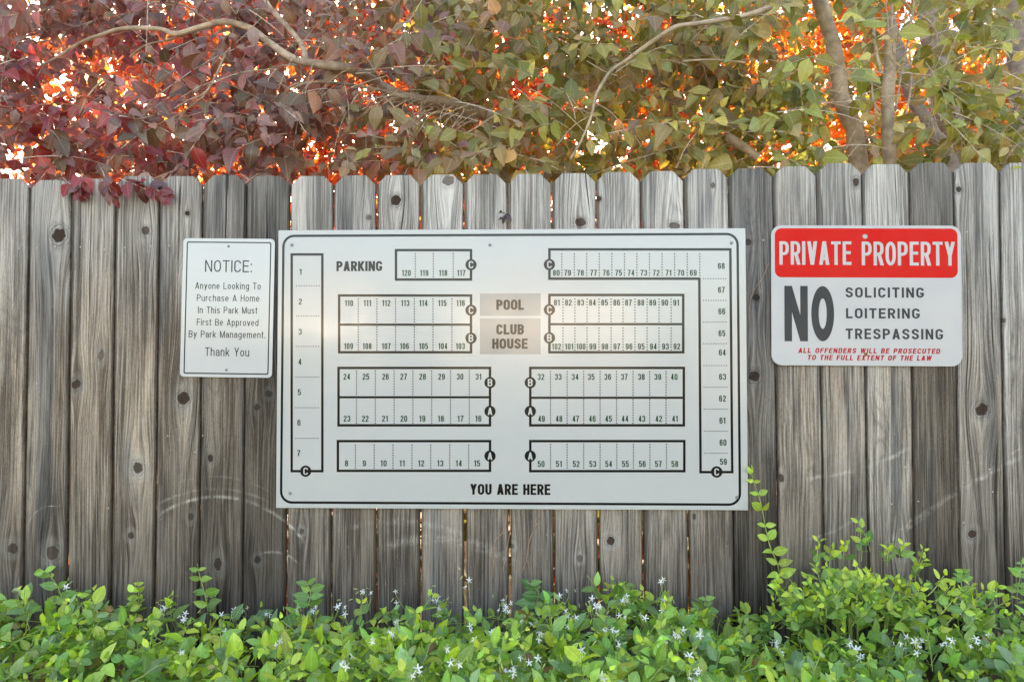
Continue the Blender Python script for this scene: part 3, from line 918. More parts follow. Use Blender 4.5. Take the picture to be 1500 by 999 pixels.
block(776.8, 1001.7, 538.9, 622.9, 582.5, [X2(u_) for u_ in (242, 346, 450, 553, 656, 760, 864, 967)], 544.4, 578.6, 585.6, 619.6,
      list(zip(range(32, 41), [X2(u_) for u_ in (182, 290, 396, 497, 601, 705, 812, 915, 1018)])), 552,
      list(zip(range(49, 40, -1), [X2(u_) for u_ in (185, 295, 400, 504, 606, 709, 815, 921, 1023)])), 613.3, [('B', 776.8, 560.4), ('A', 776.8, 602.4)])
block(776.8, 1002.4, 646, 689.9, None, [X2(u_) for u_ in (242, 346, 450, 553, 658, 762, 866, 970)], 651, 685, 0, 0,
      None, 0, list(zip(range(50, 59), [X2(u_) for u_ in (183, 295, 403, 507, 607, 712, 818, 919, 1022)])), 679.4, [('A', 776.8, 667.8)])
line_poly(mp, [(804.8, 365.5), (1069.8, 365.5), (1072.6, 691.3), (1026.2, 691.3), (1024.4, 408.4), (804.8, 408.4)], LW, closed=True)
for u_ in (313, 391, 469, 548, 627, 706, 784, 863, 942, 1021, 1100, 1179): dotted(mp, X2(u_), 372, X2(u_), 403.5)
for n_, u_ in zip(range(80, 68, -1), (278, 349, 430, 512, 591, 669, 747, 827, 905, 983, 1060, 1138)): number(mp, n_, X2(u_), 399.8)
for n_, (x, y) in zip(range(68, 58, -1), [(1056.6, 389.7), (1056.8, 424.7), (1057.3, 456.2), (1057.5, 488.2), (1058, 516.4), (1058.4, 551.9), (1058.4, 583.7), (1058.4, 615.9), (1059.1, 648.1), (1059.6, 676.1)]):
    number(mp, n_, x, y)
for q, y in enumerate((408.4, 440.1, 471.9, 503.4, 535.5, 567.1, 599.3, 631.5, 663.7)): dotted(mp, 1030.2 + q * .25, y, 1063 + q * .28, y, 3.5, 1.6)
badge(mp, 'C', 804.8, 387.7); badge(mp, 'C', 1049.8, 691)
for (y0, y1) in ((430, 462.8), (466.5, 518.8)):
    (ax, az), (cx_, cz) = mp.loc(703, y0), mp.loc(791.9, y1)
    mp.shape('grey_block', [(ax, cz), (cx_, cz), (cx_, az), (ax, az)], [(0, 1, 2, 3)], PADG)
mp.text('heading', 'POOL', 727, 767.5, 439, 454, 3.6, INK, gap=.14)
mp.text('heading', 'CLUB', 727, 767.5, 475, 490, 3.6, INK, gap=.14)
mp.text('heading', 'HOUSE', 721, 773, 496, 510.8, 3.6, INK, gap=.14)
mp.text('heading', 'YOU ARE HERE', 689, 806, 708.8, 724.4, 3.6, INK, gap=.14)
for (x, y) in ((427.5, 359.2), (717.8, 359.2), (1071.5, 356), (425, 722.3), (1079.4, 728.4)): mp.screw(x, y, 2.5, BOLT)

# --- notice sign
ns = Sign('notice_sign', 'small upright white notice sign about buying a home, left of the map', [(268, 350), (401.5, 349), (399.5, 553.5), (263.5, 552)], -.010, R(-.0) + .0125, cat='notice sign')
ns.panel(WHITE3, 6.5 * ns.k(), .0025)
k = ns.k()
(ax, az), (cx_, cz) = ns.loc(273.2, 355), ns.loc(393.2, 547.3)
L1 = [ns.loc(*q) for q in ((274, 355.3), (396, 355.2), (393.3, 547.6), (270.2, 546.9))]
ax, cx_, az, cz = (L1[0][0] + L1[3][0]) / 2, (L1[1][0] + L1[2][0]) / 2, (L1[0][1] + L1[1][1]) / 2, (L1[2][1] + L1[3][1]) / 2
h = .95 * k
V2, Fc = frame2d(rrect(ax - h, cx_ + h, cz - h, az + h, 3 * k), rrect(ax + h, cx_ - h, cz + h, az - h, 1.4 * k))
ns.shape('border_line', V2, Fc, INK3)
for txt, x0, x1, y0, y1, st in (('NOTICE:', 299.6, 370, 381.2, 398.9, 2.0), ('Anyone Looking To', 285, 383.2, 413.8, 423.8, 1.25), ('Purchase A Home', 287.4, 381, 431.7, 441.6, 1.15),
                                ('In This Park Must', 289.1, 377.9, 449.4, 459.4, 1.25), ('First Be Approved', 287.4, 379.7, 467.2, 477.2, 1.15),
                                ('By Park Management.', 275.3, 389.8, 484.7, 494.9, 1.25), ('Thank You', 299.7, 365.8, 509.1, 521.8, 1.4)):
    ns.text('lettering', txt, x0, x1, y0, y1, st, INK3, gap=.24, bar=.9)
for (x, y) in ((334.8, 361), (331.6, 542)): ns.screw(x, y, 2.1, BOLT)

# --- private property sign
ps = Sign('private_property_sign', 'white and red private property sign with NO SOLICITING lettering, right of the map', [(1128.6, 329.2), (1407.6, 331.6), (1410, 537.2), (1131.2, 534.8)], -.010, .0065, cat='warning sign')
ps.panel(WHITE2, 15 * ps.k(), .0022)
k = ps.k()
L1 = [ps.loc(*q) for q in ((1134.2, 334.0), (1402.3, 335.6), (1403.2, 407.8), (1135.6, 405.8))]
ax, cx_, az, cz = (L1[0][0] + L1[3][0]) / 2, (L1[1][0] + L1[2][0]) / 2, (L1[0][1] + L1[1][1]) / 2, (L1[2][1] + L1[3][1]) / 2
pts = rrect(ax, cx_, cz, az, 10 * k)
ps.shape('red_banner', pts, [tuple(range(len(pts)))], RED)
ps.text('lettering', 'PRIVATE', 1142.4, 1246.2, 353.8, 388, 4.7, WHITE2, y=-.0005, gap=.2, bar=.9)
ps.text('lettering', 'PROPERTY', 1263.7, 1397.4, 354.4, 389.0, 4.7, WHITE2, y=-.0005, gap=.2, bar=.9)
ps.text('lettering', 'N', 1149.3, 1183, 419.1, 499.6, 10.8, INKD, bar=.8)
def oval(x0, x1, y0, y1, ix, iy):
    (a0, b1), (a1, b0) = ps.loc(x0, y0), ps.loc(x1, y1)
    cx, cz_, rx_, rz_ = (a0 + a1) / 2, (b0 + b1) / 2, (a1 - a0) / 2, (b1 - b0) / 2
    o_, i_ = [], []
    for q in range(40):
        a = 2 * math.pi * q / 40
        o_.append((cx + rx_ * math.cos(a), cz_ + rz_ * math.sin(a)))
        i_.append((cx + (rx_ - ix * k) * math.cos(a), cz_ + (rz_ - iy * k) * math.sin(a)))
    V2, Fc = frame2d(o_, i_)
    ps.shape('lettering', V2, Fc, INKD, -.0004)
oval(1188.2, 1222.1, 419.0, 500.0, 10.6, 18.0)
ps.text('lettering', 'SOLICITING', 1239.8, 1352, 421.3, 436.0, 3.2, INKD, gap=.3)
ps.text('lettering', 'LOITERING', 1240.4, 1346, 451.8, 466.5, 3.2, INKD, gap=.3)
ps.text('lettering', 'TRESPASSING', 1240.4, 1379.6, 481.8, 496.9, 3.2, INKD, gap=.3)
ps.text('lettering', 'ALL OFFENDERS WILL BE PROSECUTED', 1172, 1374.6, 510.2, 517.6, 1.75, REDT, gap=.3, shear=.2)
ps.text('lettering', 'TO THE FULL EXTENT OF THE LAW', 1185, 1362.6, 520.4, 527.8, 1.75, REDT, gap=.3, shear=.2)
ps.screw(1266.9, 346.7, 3.9, BOLT2); ps.screw(1268.3, 518.9, 2.6, BRASS)


# ------------------------------------------------------------------ leaves
def leaf_template(wd, rows=5, fold=.22, droop=.25, blunt=False, wave=0.0):
    """length 1 along +Y, face towards +Z; returns verts, tris, uv"""
    V = [(0, 0, 0)]; UV = [(.5, 0)]
    for i in range(1, rows):
        s_ = i / rows
        ww = wd * (math.sin(math.pi * s_ ** (.72 if not blunt else .85)) ** (.85 if not blunt else .7))
        zc = -droop * s_ * s_
        yy = s_ * (1 - .12 * droop * s_)
        for x, uu in ((-ww, 0), (0, .5), (ww, 1)):
            V.append((x, yy, zc + abs(x) * fold * 2 + wave * math.sin(s_ * 9 + x * 8) * abs(x)))
            UV.append((uu, s_))
    V.append((0, 1 - .12 * droop, -droop)); UV.append((.5, 1))
    T = []
    T += [(0, 2, 1), (0, 3, 2)]
    for i in range(rows - 2):
        a = 1 + 3 * i
        for k_ in (0, 1):
            T += [(a + k_, a + k_ + 1, a + k_ + 4), (a + k_, a + k_ + 4, a + k_ + 3)]
    a = 1 + 3 * (rows - 2); e = len(V) - 1
    T += [(a, a + 1, e), (a + 1, a + 2, e)]
    return np.array(V, float), np.array(T, int), np.array(UV, float)


def leaf_mats(name, rough, trans, tcol_gain, veins=.35, sheen=.5):
    out = []
    for mode in ('attr', 'obj'):
        m, t, b = new_mat(name + '_' + mode)
        if mode == 'attr':
            a = t.n('ShaderNodeAttribute'); a.attribute_name = 'tint'; c = a.outputs['Color']
        else:
            a = t.n('ShaderNodeObjectInfo'); c = a.outputs['Color']
        uvn = t.n('ShaderNodeUVMap'); sp = t.n('ShaderNodeSeparateXYZ'); t.put(sp.inputs[0], uvn.outputs[0])
        u_, v_ = sp.outputs[0], sp.outputs[1]
        du = t.m('ABSOLUTE', t.m('SUBTRACT', u_, .5))
        mid = t.rng(du, .06, .015)
        side = t.m('POWER', t.m('MULTIPLY_ADD', t.m('SINE', t.m('MULTIPLY', t.m('SUBTRACT', v_, t.m('MULTIPLY', du, .45)), 55.0)), .5, .5), 6.0)
        vn = t.m('MAXIMUM', mid, t.m('MULTIPLY', side, .35))
        pos = t.n('ShaderNodeNewGeometry').outputs['Position']
        nz = t.noise(pos, 90.0, 3)
        c1 = t.mix(t.rng(nz, .3, .75, 0.0, .35), c, t.mix(1.0, c, (.55, .5, .45), 'MULTIPLY'))
        c2 = t.mix(t.m('MULTIPLY', vn, veins), c1, t.mix(1.0, t.mix(.25, c, (1, 1, .8)), (1.3, 1.3, 1.2), 'MULTIPLY'))
        t.put(b.inputs['Base Color'], c2)
        b.inputs['Roughness'].default_value = rough
        b.inputs['Specular IOR Level'].default_value = sheen
        bp = t.n('ShaderNodeBump'); bp.inputs['Strength'].default_value = .4; bp.inputs['Distance'].default_value = .002
        t.put(bp.inputs['Height'], t.m('MULTIPLY', vn, -1.0)); t.put(b.inputs['Normal'], bp.outputs[0])
        tr = t.n('ShaderNodeBsdfTranslucent')
        t.put(tr.inputs[0], t.mix(1.0, c2, tcol_gain, 'MULTIPLY'))
        mx = t.n('ShaderNodeMixShader'); mx.inputs[0].default_value = trans
        t.put(mx.inputs[1], b.outputs[0]); t.put(mx.inputs[2], tr.outputs[0])
        out_ = [n_ for n_ in m.node_tree.nodes if n_.type == 'OUTPUT_MATERIAL'][0]
        t.put(out_.inputs[0], mx.outputs[0])
        out.append(m)
    return out


def norm(a): return a / (np.linalg.norm(a, axis=-1, keepdims=True) + 1e-9)


def frames(tip, nrm):
    """rotation matrices (N,3,3) whose columns are x, y(tip), z(normal)"""
    y = norm(tip); z = nrm - (nrm * y).sum(-1, keepdims=True) * y
    z = norm(z); x = np.cross(y, z)
    return np.stack([x, y, z], -1)


def merged(name, tpls, var, pos, rot, scl, colr, mat, parent):
    Vs, Ts, UVs, Cs = [], [], [], []
    base = 0
    for k_, (V, T, UV) in enumerate(tpls):
        ix = np.where(var == k_)[0]
        if len(ix) == 0: continue
        P = np.einsum('nij,vj->nvi', rot[ix], V) * scl[ix][:, None, None] + pos[ix][:, None, :]
        n = len(V)
        Vs.append(P.reshape(-1, 3))
        Ts.append((T[None] + (np.arange(len(ix)) * n)[:, None, None] + base).reshape(-1, 3))
        UVs.append(np.broadcast_to(UV[T.reshape(-1)][None], (len(ix), T.size, 2)).reshape(-1, 2))
        Cs.append(np.repeat(colr[ix], n, 0))
        base += len(ix) * n
    V = np.vstack(Vs); T = np.vstack(Ts); UV = np.vstack(UVs); C = np.vstack(Cs)
    me = bpy.data.meshes.new(name)
    me.vertices.add(len(V)); me.vertices.foreach_set('co', V.astype(np.float32).ravel())
    me.loops.add(T.size); me.loops.foreach_set('vertex_index', T.astype(np.int32).ravel())
    me.polygons.add(len(T)); me.polygons.foreach_set('loop_start', (np.arange(len(T)) * 3).astype(np.int32))
    me.polygons.foreach_set('use_smooth', np.ones(len(T), bool))
    me.update(calc_edges=True)
    ul = me.uv_layers.new(name='UVMap'); ul.data.foreach_set('uv', UV.astype(np.float32).ravel())
    ca = me.color_attributes.new('tint', 'FLOAT_COLOR', 'POINT')
    ca.data.foreach_set('color', np.hstack([C, np.ones((len(C), 1))]).astype(np.float32).ravel())
    o = link(name, me, mat, parent)
    o['kind'] = 'stuff'
    return o


def leaf_meshes(name, tpls, mat):
    out = []
    for V, T, UV in tpls:
        me = mesh(name, V, [tuple(int(q) for q in f) for f in T], True)
        ul = me.uv_layers.new(name='UVMap'); ul.data.foreach_set('uv', UV[T.reshape(-1)].astype(np.float32).ravel())
        me.materials.append(mat)
        out.append(me)
    return out


def plant_leaves(parent, tpls, mats, var, pos, rot, scl, colr, nmax=300, rest='foliage', extra_occ=None):
    """the largest visible leaves as leaf parts, the rest joined as one stuff part"""
    ctr = pos + rot[:, :, 1] * scl[:, None] * .5
    px, py, k_ = proj(ctr)
    vis = (px > 4) & (px < 1496) & (py > 4) & (py < 995) & (k_ > .1)
    if extra_occ: vis &= extra_occ(ctr, px, py)
    face = np.abs((norm(ctr - CAM) * rot[:, :, 2]).sum(-1))
    area = (scl / np.maximum(k_, .1)) ** 2 * (face + .1)
    cell = 14
    key = (px // cell).astype(int) * 1000 + (py // cell).astype(int)
    order = np.argsort(k_)
    seen = {}; front = np.zeros(len(pos), bool)
    for i in order:
        if not vis[i]: continue
        if key[i] not in seen: seen[key[i]] = 1; front[i] = True
    score = np.where(vis & front, area, 0)
    pick = np.argsort(-score)[:nmax]
    pick = pick[score[pick] > 0]
    mask = np.ones(len(pos), bool); mask[pick] = False
    ms = leaf_meshes('leaf', tpls, mats[1])
    pinv = Matrix.Translation(parent.location).inverted()
    pl = np.array(parent.location)
    for i in pick:
        o = bpy.data.objects.new('leaf', ms[var[i]])
        M_ = np.eye(4); M_[:3, :3] = rot[i] * scl[i]; M_[:3, 3] = pos[i] - pl
        o.matrix_local = Matrix(M_.tolist())
        o.parent = parent
        o.matrix_parent_inverse = Matrix.Identity(4)
        o.color = (*[float(q) for q in colr[i]], 1)
        col.objects.link(o)
    if mask.any():
        merged(rest, tpls, var[mask], pos[mask] - pl, rot[mask], scl[mask], colr[mask], mats[0], parent)


def tubes_np(paths, rads, n=4):
    m_ = MB()
    for p, r_ in zip(paths, rads): m_.tube(p, r_, n)
    return m_


def sprigs(n, start, direc, length, nleaf, leaf_len, spread, opposite=False, nbias=(0, -.6, .6), njit=.5, sag=.15, tipdown=.3, bend=.4):
    """n shoots, each with leaves along it. start(i), direc(i) give arrays"""
    Pp, Tt, Nn, Ss, Ii, paths = [], [], [], [], [], []
    for i in range(n):
        p = np.array(start[i], float); d = norm(np.array(direc[i], float))
        L_ = length * random.uniform(.6, 1.3)
        steps = max(3, int(nleaf * random.uniform(.7, 1.25)))
        ax = norm(np.cross(d, rng.normal(size=3)))
        path = [p.copy()]
        for k_ in range(steps):
            p = p + d * L_ / steps
            d = norm(d + np.array([0, 0, -sag / steps]) + rng.normal(size=3) * bend / steps)
            path.append(p.copy())
            f_ = (k_ + 1) / steps
            ll = leaf_len * (1.08 - .5 * f_ ** 2) * random.uniform(.75, 1.2)
            s0 = np.cross(d, ax); s0 = norm(s0)
            ang = k_ * (math.pi / 2 if opposite else 2.4) + random.uniform(-.4, .4)
            side = s0 * math.cos(ang) + np.cross(d, s0) * math.sin(ang)
            for sg in ((1, -1) if opposite else (1,)):
                tip = d * (.55 + .5 * f_) + side * sg * spread + np.array([0, 0, -tipdown * random.uniform(.3, 1.2)])
                nr = np.array(nbias) + rng.normal(size=3) * njit
                Pp.append(p + norm(tip) * .004); Tt.append(tip); Nn.append(nr); Ss.append(ll); Ii.append((i, f_))
        paths.append(path)
    return np.array(Pp), frames(np.array(Tt), np.array(Nn)), np.array(Ss), np.array(Ii), paths


def vnoise(P, s, seed=0):
    """cheap smooth noise for picking clumps, about 0..1"""
    P = np.asarray(P) * s
    return .5 + .25 * (np.sin(P[:, 0] * 1.7 + seed + 1.3 * np.sin(P[:, 2] * 2.1 + seed)) + np.sin(P[:, 2] * 2.6 + 2 * seed + np.sin(P[:, 0] * 1.1 + P[:, 1])))


def palette(n, cols, wts, jit=.18):
    c = np.array(cols)[rng.choice(len(cols), n, p=np.array(wts) / sum(wts))]
    c = c * (1 + rng.normal(size=(n, 1)) * jit) * (1 + rng.normal(size=(n, 3)) * jit * .4)
    return np.clip(c, .004, .9)


BARK = simple('pale_bark', (0.50, 0.385, 0.28), .85, var=.3, scale=22, bump=.5)
BARKD = simple('dark_bark', (0.24, 0.19, 0.15), .9, var=.35, scale=18, bump=.6)
TWIG = simple('twig_bark', (0.52, 0.42, 0.32), .8, var=.3, scale=60)
STEMG = simple('green_stem', (0.32, 0.40, 0.10), .6, var=.3, scale=40)


def pxpath(pts, ys, n=5):
    if not hasattr(ys, '__len__'): ys = [ys] * len(pts)
    return smooth_path([U(a, c_, y) for (a, c_), y in zip(pts, ys)], n)


def wpath(m_, pts, ys, w0, w1, n=7):
    """tapered limb through pixel points; widths in pixels at the ends"""
    P = pxpath(pts, ys)
    y_ = P[:, 1]
    rr_ = [(w0 + (w1 - w0) * i / (len(P) - 1)) / 2 * (y_[i] - CAM[1]) / 1000 * (1 + .05 * math.sin(i * .8)) for i in range(len(P))]
    m_.tube([p + np.array([math.sin(i * 1.3 + w0), 0, math.cos(i * .9)]) * rr_[i] * .07 for i, p in enumerate(P)], rr_, n + 3)


tree_tpl = [leaf_template(.30, 5, .16, .22, wave=.12), leaf_template(.33, 5, .34, .50, wave=.1), leaf_template(.28, 5, .08, .12, wave=.22), leaf_template(.31, 5, -.14, .48, wave=.1)]
far_tpl = [(V * np.array([1, 1, 1]), T, UV) for V, T, UV in [leaf_template(.34, 3, .2, .3), leaf_template(.30, 3, -.15, .2)]]


KEEP = []   # limbs that stand clear of most leaves: (sampled points, half width)


def hides(P):
    px, py, k_ = proj(P)
    bad = np.zeros(len(P), bool)
    for Q, hw, share in KEEP:
        qx, qy, qk = proj(Q)
        d = np.sqrt((px[:, None] - qx[None]) ** 2 + (py[:, None] - qy[None]) ** 2)
        j = d.argmin(1)
        bad |= (d.min(1) < hw) & (k_ < qk[j]) & (rng.random(len(P)) < share)
    return bad


def tree_crown(parent, n, xr, pyr, yr, cols, wts, leaf_len, mats, seed, colfun=None, thr=.28, dirs=(0, -.3, -.1), nb=(0, -1.0, .6), nmax=300, sz=.34, nl=11):
    st = []
    while len(st) < n:
        px = random.uniform(*xr); py = random.uniform(*pyr); y = random.uniform(*yr)
        p = U(px, py, y)
        if vnoise(p[None], 3.2, seed)[0] < thr * random.uniform(.3, 1.3): continue
        st.append(p)
    st = np.array(st)
    dr = rng.normal(size=(n, 3)) * np.array([1, .6, .55]) + np.array(dirs)
    P, Rm, S, I, paths = sprigs(n, st, dr, sz, nl, leaf_len, .9, nbias=nb, njit=.48, sag=.5, tipdown=.45)
    # keep clear of the fence except above its top
    ok = ~((P[:, 1] < .10) & (P[:, 2] < 1.86)) & (P[:, 1] > -.15)
    ok &= ~hides(P + Rm[:, :, 1] * S[:, None] * .5)
    P, Rm, S, I = P[ok], Rm[ok], S[ok], I[ok]
    depthc = .85
    S = S * np.clip(np.exp(rng.normal(size=len(S)) * .25), .5, 1.5)
    c = palette(len(P), cols, wts) * depthc
    # every shoot leans to one hue
    hue = .85 * palette(n, cols, wts, .15)[I[:, 0].astype(int)]
    c = (c * .55 + hue * .45) * np.exp(rng.normal(size=(len(P), 1)) * .28)
    if colfun is not None: c = colfun(P, c, I)
    var = rng.integers(0, 4, len(P))
    plant_leaves(parent, tree_tpl, mats, var, P, Rm, S, c, nmax, extra_occ=lambda q, a, b_: (b_ < 262) | (q[:, 1] < 0))
    pl = np.array(parent.location)
    tw = MB()
    for p in paths:
        p = [q for q in p if q[2] > 1.88 or q[1] > .12]
        if len(p) > 2: tw.tube([q - pl for q in p], [.0022 * (1 - .7 * i / len(p)) for i in range(len(p))], 3)
    o = tw.build('twigs', TWIG, parent); o['kind'] = 'stuff'


def limbs(parent, lst, mat, name='branch', seg=7, keep=0):
    pl = np.array(parent.location)
    for (pts, ys, w0, w1) in lst:
        m_ = MB(); wpath(m_, pts, ys, w0, w1, seg)
        if keep: KEEP.append((pxpath(pts, ys, 12), max(w0, w1) * .6 + 7, keep))
        m_.v = [tuple(np.array(q) - pl) for q in m_.v]
        m_.build(name, mat, parent, smooth=True)


PLUM = leaf_mats('plum_leaf', .36, .40, (1.3, .62, .5), .35, .8)
OLIVE = leaf_mats('olive_leaf', .36, .42, (1.3, 1.1, .4), .4, .5)
FAR = leaf_mats('backlit_leaf', .5, .74, (1.45, 1.1, .7), .1)
GREEN = leaf_mats('jasmine_leaf', .27, .38, (1.4, 1.4, .4), .35, .6)

# --- left: purple leaved tree
t1 = empty('purple_leaf_tree', tuple(U(560, 240, 1.15) * np.array([1, 1, 0])))
tag(t1, 'purple and dusty red leaved tree with long arching branch, behind fence left of the map', 'tree')
limbs(t1, [([(745, 700), (742, 400), (738, 260), (728, 200), (713, 167)], [1.0, 1.0, .95, .8, .7], 42, 22)], BARK, 'trunk')
limbs(t1, [
    ([(713, 167), (687, 160), (650, 150), (610, 147), (577, 137), (550, 120), (507, 100), (467, 95), (430, 87), (400, 67), (367, 43), (333, 33), (300, 38), (260, 50), (233, 43), (183, 42), (143, 53), (110, 67), (84, 84), (60, 96)], [.6] * 6 + [.35] * 14, 18, 3),
    ([(450, 90), (440, 63), (412, 30), (383, -4), (360, -30)], [.35, .38, .42, .46, .5], 9, 8),
    ([(307, 34), (280, 14), (250, 3), (215, 5)], .55, 3.5, 2), ([(190, 84), (213, 67), (250, 58), (270, 50)], .5, 2.5, 4),
    ([(373, 111), (400, 100), (430, 95), (470, 97)], .5, 2, 4), ([(417, 134), (440, 122), (500, 123), (563, 134), (600, 145)], .5, 3, 6),
    ([(255, 160), (275, 148), (305, 132), (330, 80)], .45, 2.5, 4), ([(700, 178), (655, 168), (615, 160)], .72, 12, 9),
    ([(255, 205), (262, 175), (275, 160), (300, 140)], .4, 1.6, 2.6), ([(115, 170), (130, 140), (150, 118)], .4, 2, 3)], BARK, keep=.97)
tw = MB(); pl = np.array(t1.location)
for k_ in range(60):   # bare pale twiglets below the big branch
    a = random.uniform(440, 700); c_ = 90 + (a - 440) * .25 + random.uniform(5, 30)
    y = random.uniform(.3, .6)
    pts = [(a, c_)]
    dx, dy = random.uniform(-26, -4), random.uniform(4, 24)
    for q in range(4):
        pts.append((pts[-1][0] + dx + random.uniform(-8, 8), pts[-1][1] + dy * random.uniform(.2, 1.2)))
        dx *= .8; dy += random.uniform(-3, 6)
    pts = [q for q in pts if q[1] < 248]
    if len(pts) < 3: continue
    P = pxpath(pts, y, 3)
    tw.tube([q - pl for q in P], [.0024 * (1 - .7 * i / len(P)) for i in range(len(P))], 4)
o = tw.build('bare_twigs', TWIG, t1); o['kind'] = 'stuff'
pc = [(.34, .19, .17), (.22, .085, .08), (.40, .25, .24), (.30, .23, .13), (.44, .10, .08), (.20, .19, .11), (.46, .35, .35)]


def plumcol(P, c, I):
    px, py, _ = proj(P)
    g = np.clip((px - 380) / 260, 0, 1)[:, None] * (rng.random((len(P), 1)) < .75)
    red = ((px < 290) & (py > 40) & (rng.random(len(P)) < .30 + .45 * (vnoise(P, 5.0, 9) > .62)) & (rng.random(len(P)) < .6))
    c[red] = palette(int(red.sum()), [(.34, .045, .045), (.26, .045, .055), (.40, .10, .10)], [2, 2, 1])
    ol = palette(len(P), [(.34, .31, .13), (.40, .28, .15), (.25, .26, .11)], [1, 1, 1])
    return c * (1 - g) + ol * g


tree_crown(t1, 600, (-70, 660), (-70, 262), (.16, 1.3), pc, [3, 2, 3, 2, 1.4, 1.6, 1.2], .064, PLUM, 1.0, plumcol)
# the red shoot hanging over the fence
st = [U(120, 255, -.02), U(150, 250, -.03), U(175, 262, -.02), U(95, 262, .0), U(200, 268, -.02), U(60, 110, .1), U(85, 180, .1)]
P, Rm, S, I, paths = sprigs(7, st, [(.1, -.15, -.5), (.3, -.2, -.5), (.7, -.1, -.25), (.35, -.1, -.3), (.8, -.1, -.2), (.4, -.3, .2), (.6, -.3, -.2)], .12, 9, .055, .9, nbias=(0, -1, .35), njit=.35, sag=.3, tipdown=.35)
P[:, 1] = np.minimum(P[:, 1], -.012)
Rm2 = Rm
c = palette(len(P), [(.34, .035, .04), (.24, .035, .045), (.40, .08, .08), (.24, .10, .11)], [3, 3, 2, 2], .22)
sh = empty('red_shoot', (float(st[0][0]), -.02, float(st[0][2])))
tag(sh, 'crimson leaf tuft drooping over the top of the fence at upper left', 'leafy shoot')
mred = leaf_meshes('leaf', tree_tpl, PLUM[1])
for i in range(len(P)):
    o = bpy.data.objects.new('leaf', mred[i % 4]); M_ = np.eye(4); M_[:3, :3] = Rm[i] * S[i]; M_[:3, 3] = P[i] - np.array(sh.location)
    o.matrix_local = Matrix(M_.tolist()); o.parent = sh; o.color = (*[float(q) for q in c[i]], 1); col.objects.link(o)
for p in paths:
    MB().tube([np.array([q[0], min(q[1], -.01), q[2]]) - np.array(sh.location) for q in p], .0013, 4).build('stem', TWIG, sh)

# --- centre: bronze green tree
t2 = empty('bronze_leaf_tree', tuple(U(960, 240, 1.2) * np.array([1, 1, 0])))
tag(t2, 'bushy tree with bronze and olive leaves behind the fence, above middle of the map', 'tree')
limbs(t2, [([(1010, 700), (1010, 400), (1000, 250), (985, 180), (960, 60), (950, -60)], [1.3] * 6, 34, 20)], BARKD, 'trunk')
limbs(t2, [
    ([(835, 234), (853, 203), (867, 167), (873, 140), (893, 107), (920, 87), (957, 60), (990, 40), (1030, 34), (1087, 24), (1130, 12)], .22, 3, 8),
    ([(1064, 200), (1090, 216), (1110, 232)], .5, 12, 14), ([(860, 90), (885, 105), (905, 112)], .3, 1.5, 2.4),
    ([(870, 150), (895, 165), (915, 190), (910, 195)], .25, 1.5, 1.2), ([(640, 173), (665, 180), (700, 176)], .8, 10, 12),
    ([(775, 140), (800, 150), (840, 160), (880, 155)], .35, 1.4, 2.0), ([(1000, 90), (1040, 88), (1092, 92)], .3, 2.6, 3.4),
    ([(1040, 70), (1048, 84), (1056, 90)], .3, 1.5, 2), ([(868, 168), (840, 185), (815, 214)], .26, 1.2, 2)], BARK, keep=.95)
oc = [(.38, .36, .12), (.29, .33, .10), (.44, .30, .16), (.42, .40, .13), (.50, .32, .24), (.23, .27, .11), (.56, .40, .09)]


def olivecol(P, c, I):
    px, py, _ = proj(P)
    g = (np.clip((700 - px) / 160, 0, 1) * (rng.random(len(P)) < .6))[:, None]
    return c * (1 - g) + palette(len(P), [(.26, .14, .10), (.26, .18, .14)], [1, 1]) * g


tree_crown(t2, 450, (590, 1110), (-70, 262), (.15, 1.3), oc, [3, 3, 2, 3, 1.3, 2, 1], .067, OLIVE, 2.3, olivecol)

# --- dark trunks farther back on the right
t4 = empty('dark_trunk_tree', tuple(U(1400, 240, 1.9) * np.array([1, 1, 0])))
tag(t4, 'tree with thick shaded leaning trunks behind the right end of the fence', 'tree')
limbs(t4, [([(1450, 600), (1425, 300), (1410, 240), (1393, 187), (1375, 117), (1368, 43), (1362, -40)], 1.8, 40, 36),
           ([(1440, 420), (1392, 240), (1365, 195), (1337, 143), (1320, 90), (1300, 20)], 1.7, 24, 16),
           ([(1500, 600), (1497, 250), (1492, 100), (1486, -40)], 1.5, 30, 26), ([(1440, 10), (1400, -10), (1370, -20)], 1.7, 16, 20)], BARKD, 'trunk', 9, keep=.5)

# --- right: olive tree with pale trunks
t3 = empty('pale_trunk_tree', tuple(U(1290, 240, .9) * np.array([1, 1, 0])))
tag(t3, 'green leaved tree with pale bare trunks and a sawn stub, behind the private property sign', 'tree')
limbs(t3, [([(1275, 800), (1268, 400), (1257, 233), (1247, 180), (1233, 147), (1227, 100), (1213, 40), (1200, 0), (1188, -50)], .75, 28, 19),
           ([(1306, 800), (1304, 400), (1302, 230), (1300, 167), (1303, 100), (1305, 42)], .62, 20, 16)], BARK, 'trunk', 9, keep=.9)
limbs(t3, [([(1305, 45), (1306, 10), (1304, -40)], .62, 5, 4), ([(1292, 108), (1284, 80), (1280, 50), (1278, 10)], .6, 5, 4),
           ([(1290, 165), (1280, 150), (1276, 115)], .58, 4, 2.5), ([(1312, 160), (1318, 120), (1330, 60), (1340, 0)], .66, 3.5, 3),
           ([(1308, 220), (1325, 175), (1335, 120), (1332, 70)], .66, 3, 3), ([(1467, 248), (1485, 215), (1503, 190)], .4, 6, 5),
           ([(1375, 80), (1368, 40), (1340, 18), (1320, 0)], .7, 4, 3)], TWIG, keep=.7)
gc = [(.36, .43, .15), (.29, .37, .14), (.47, .50, .13), (.40, .34, .18), (.56, .38, .24), (.54, .52, .11)]
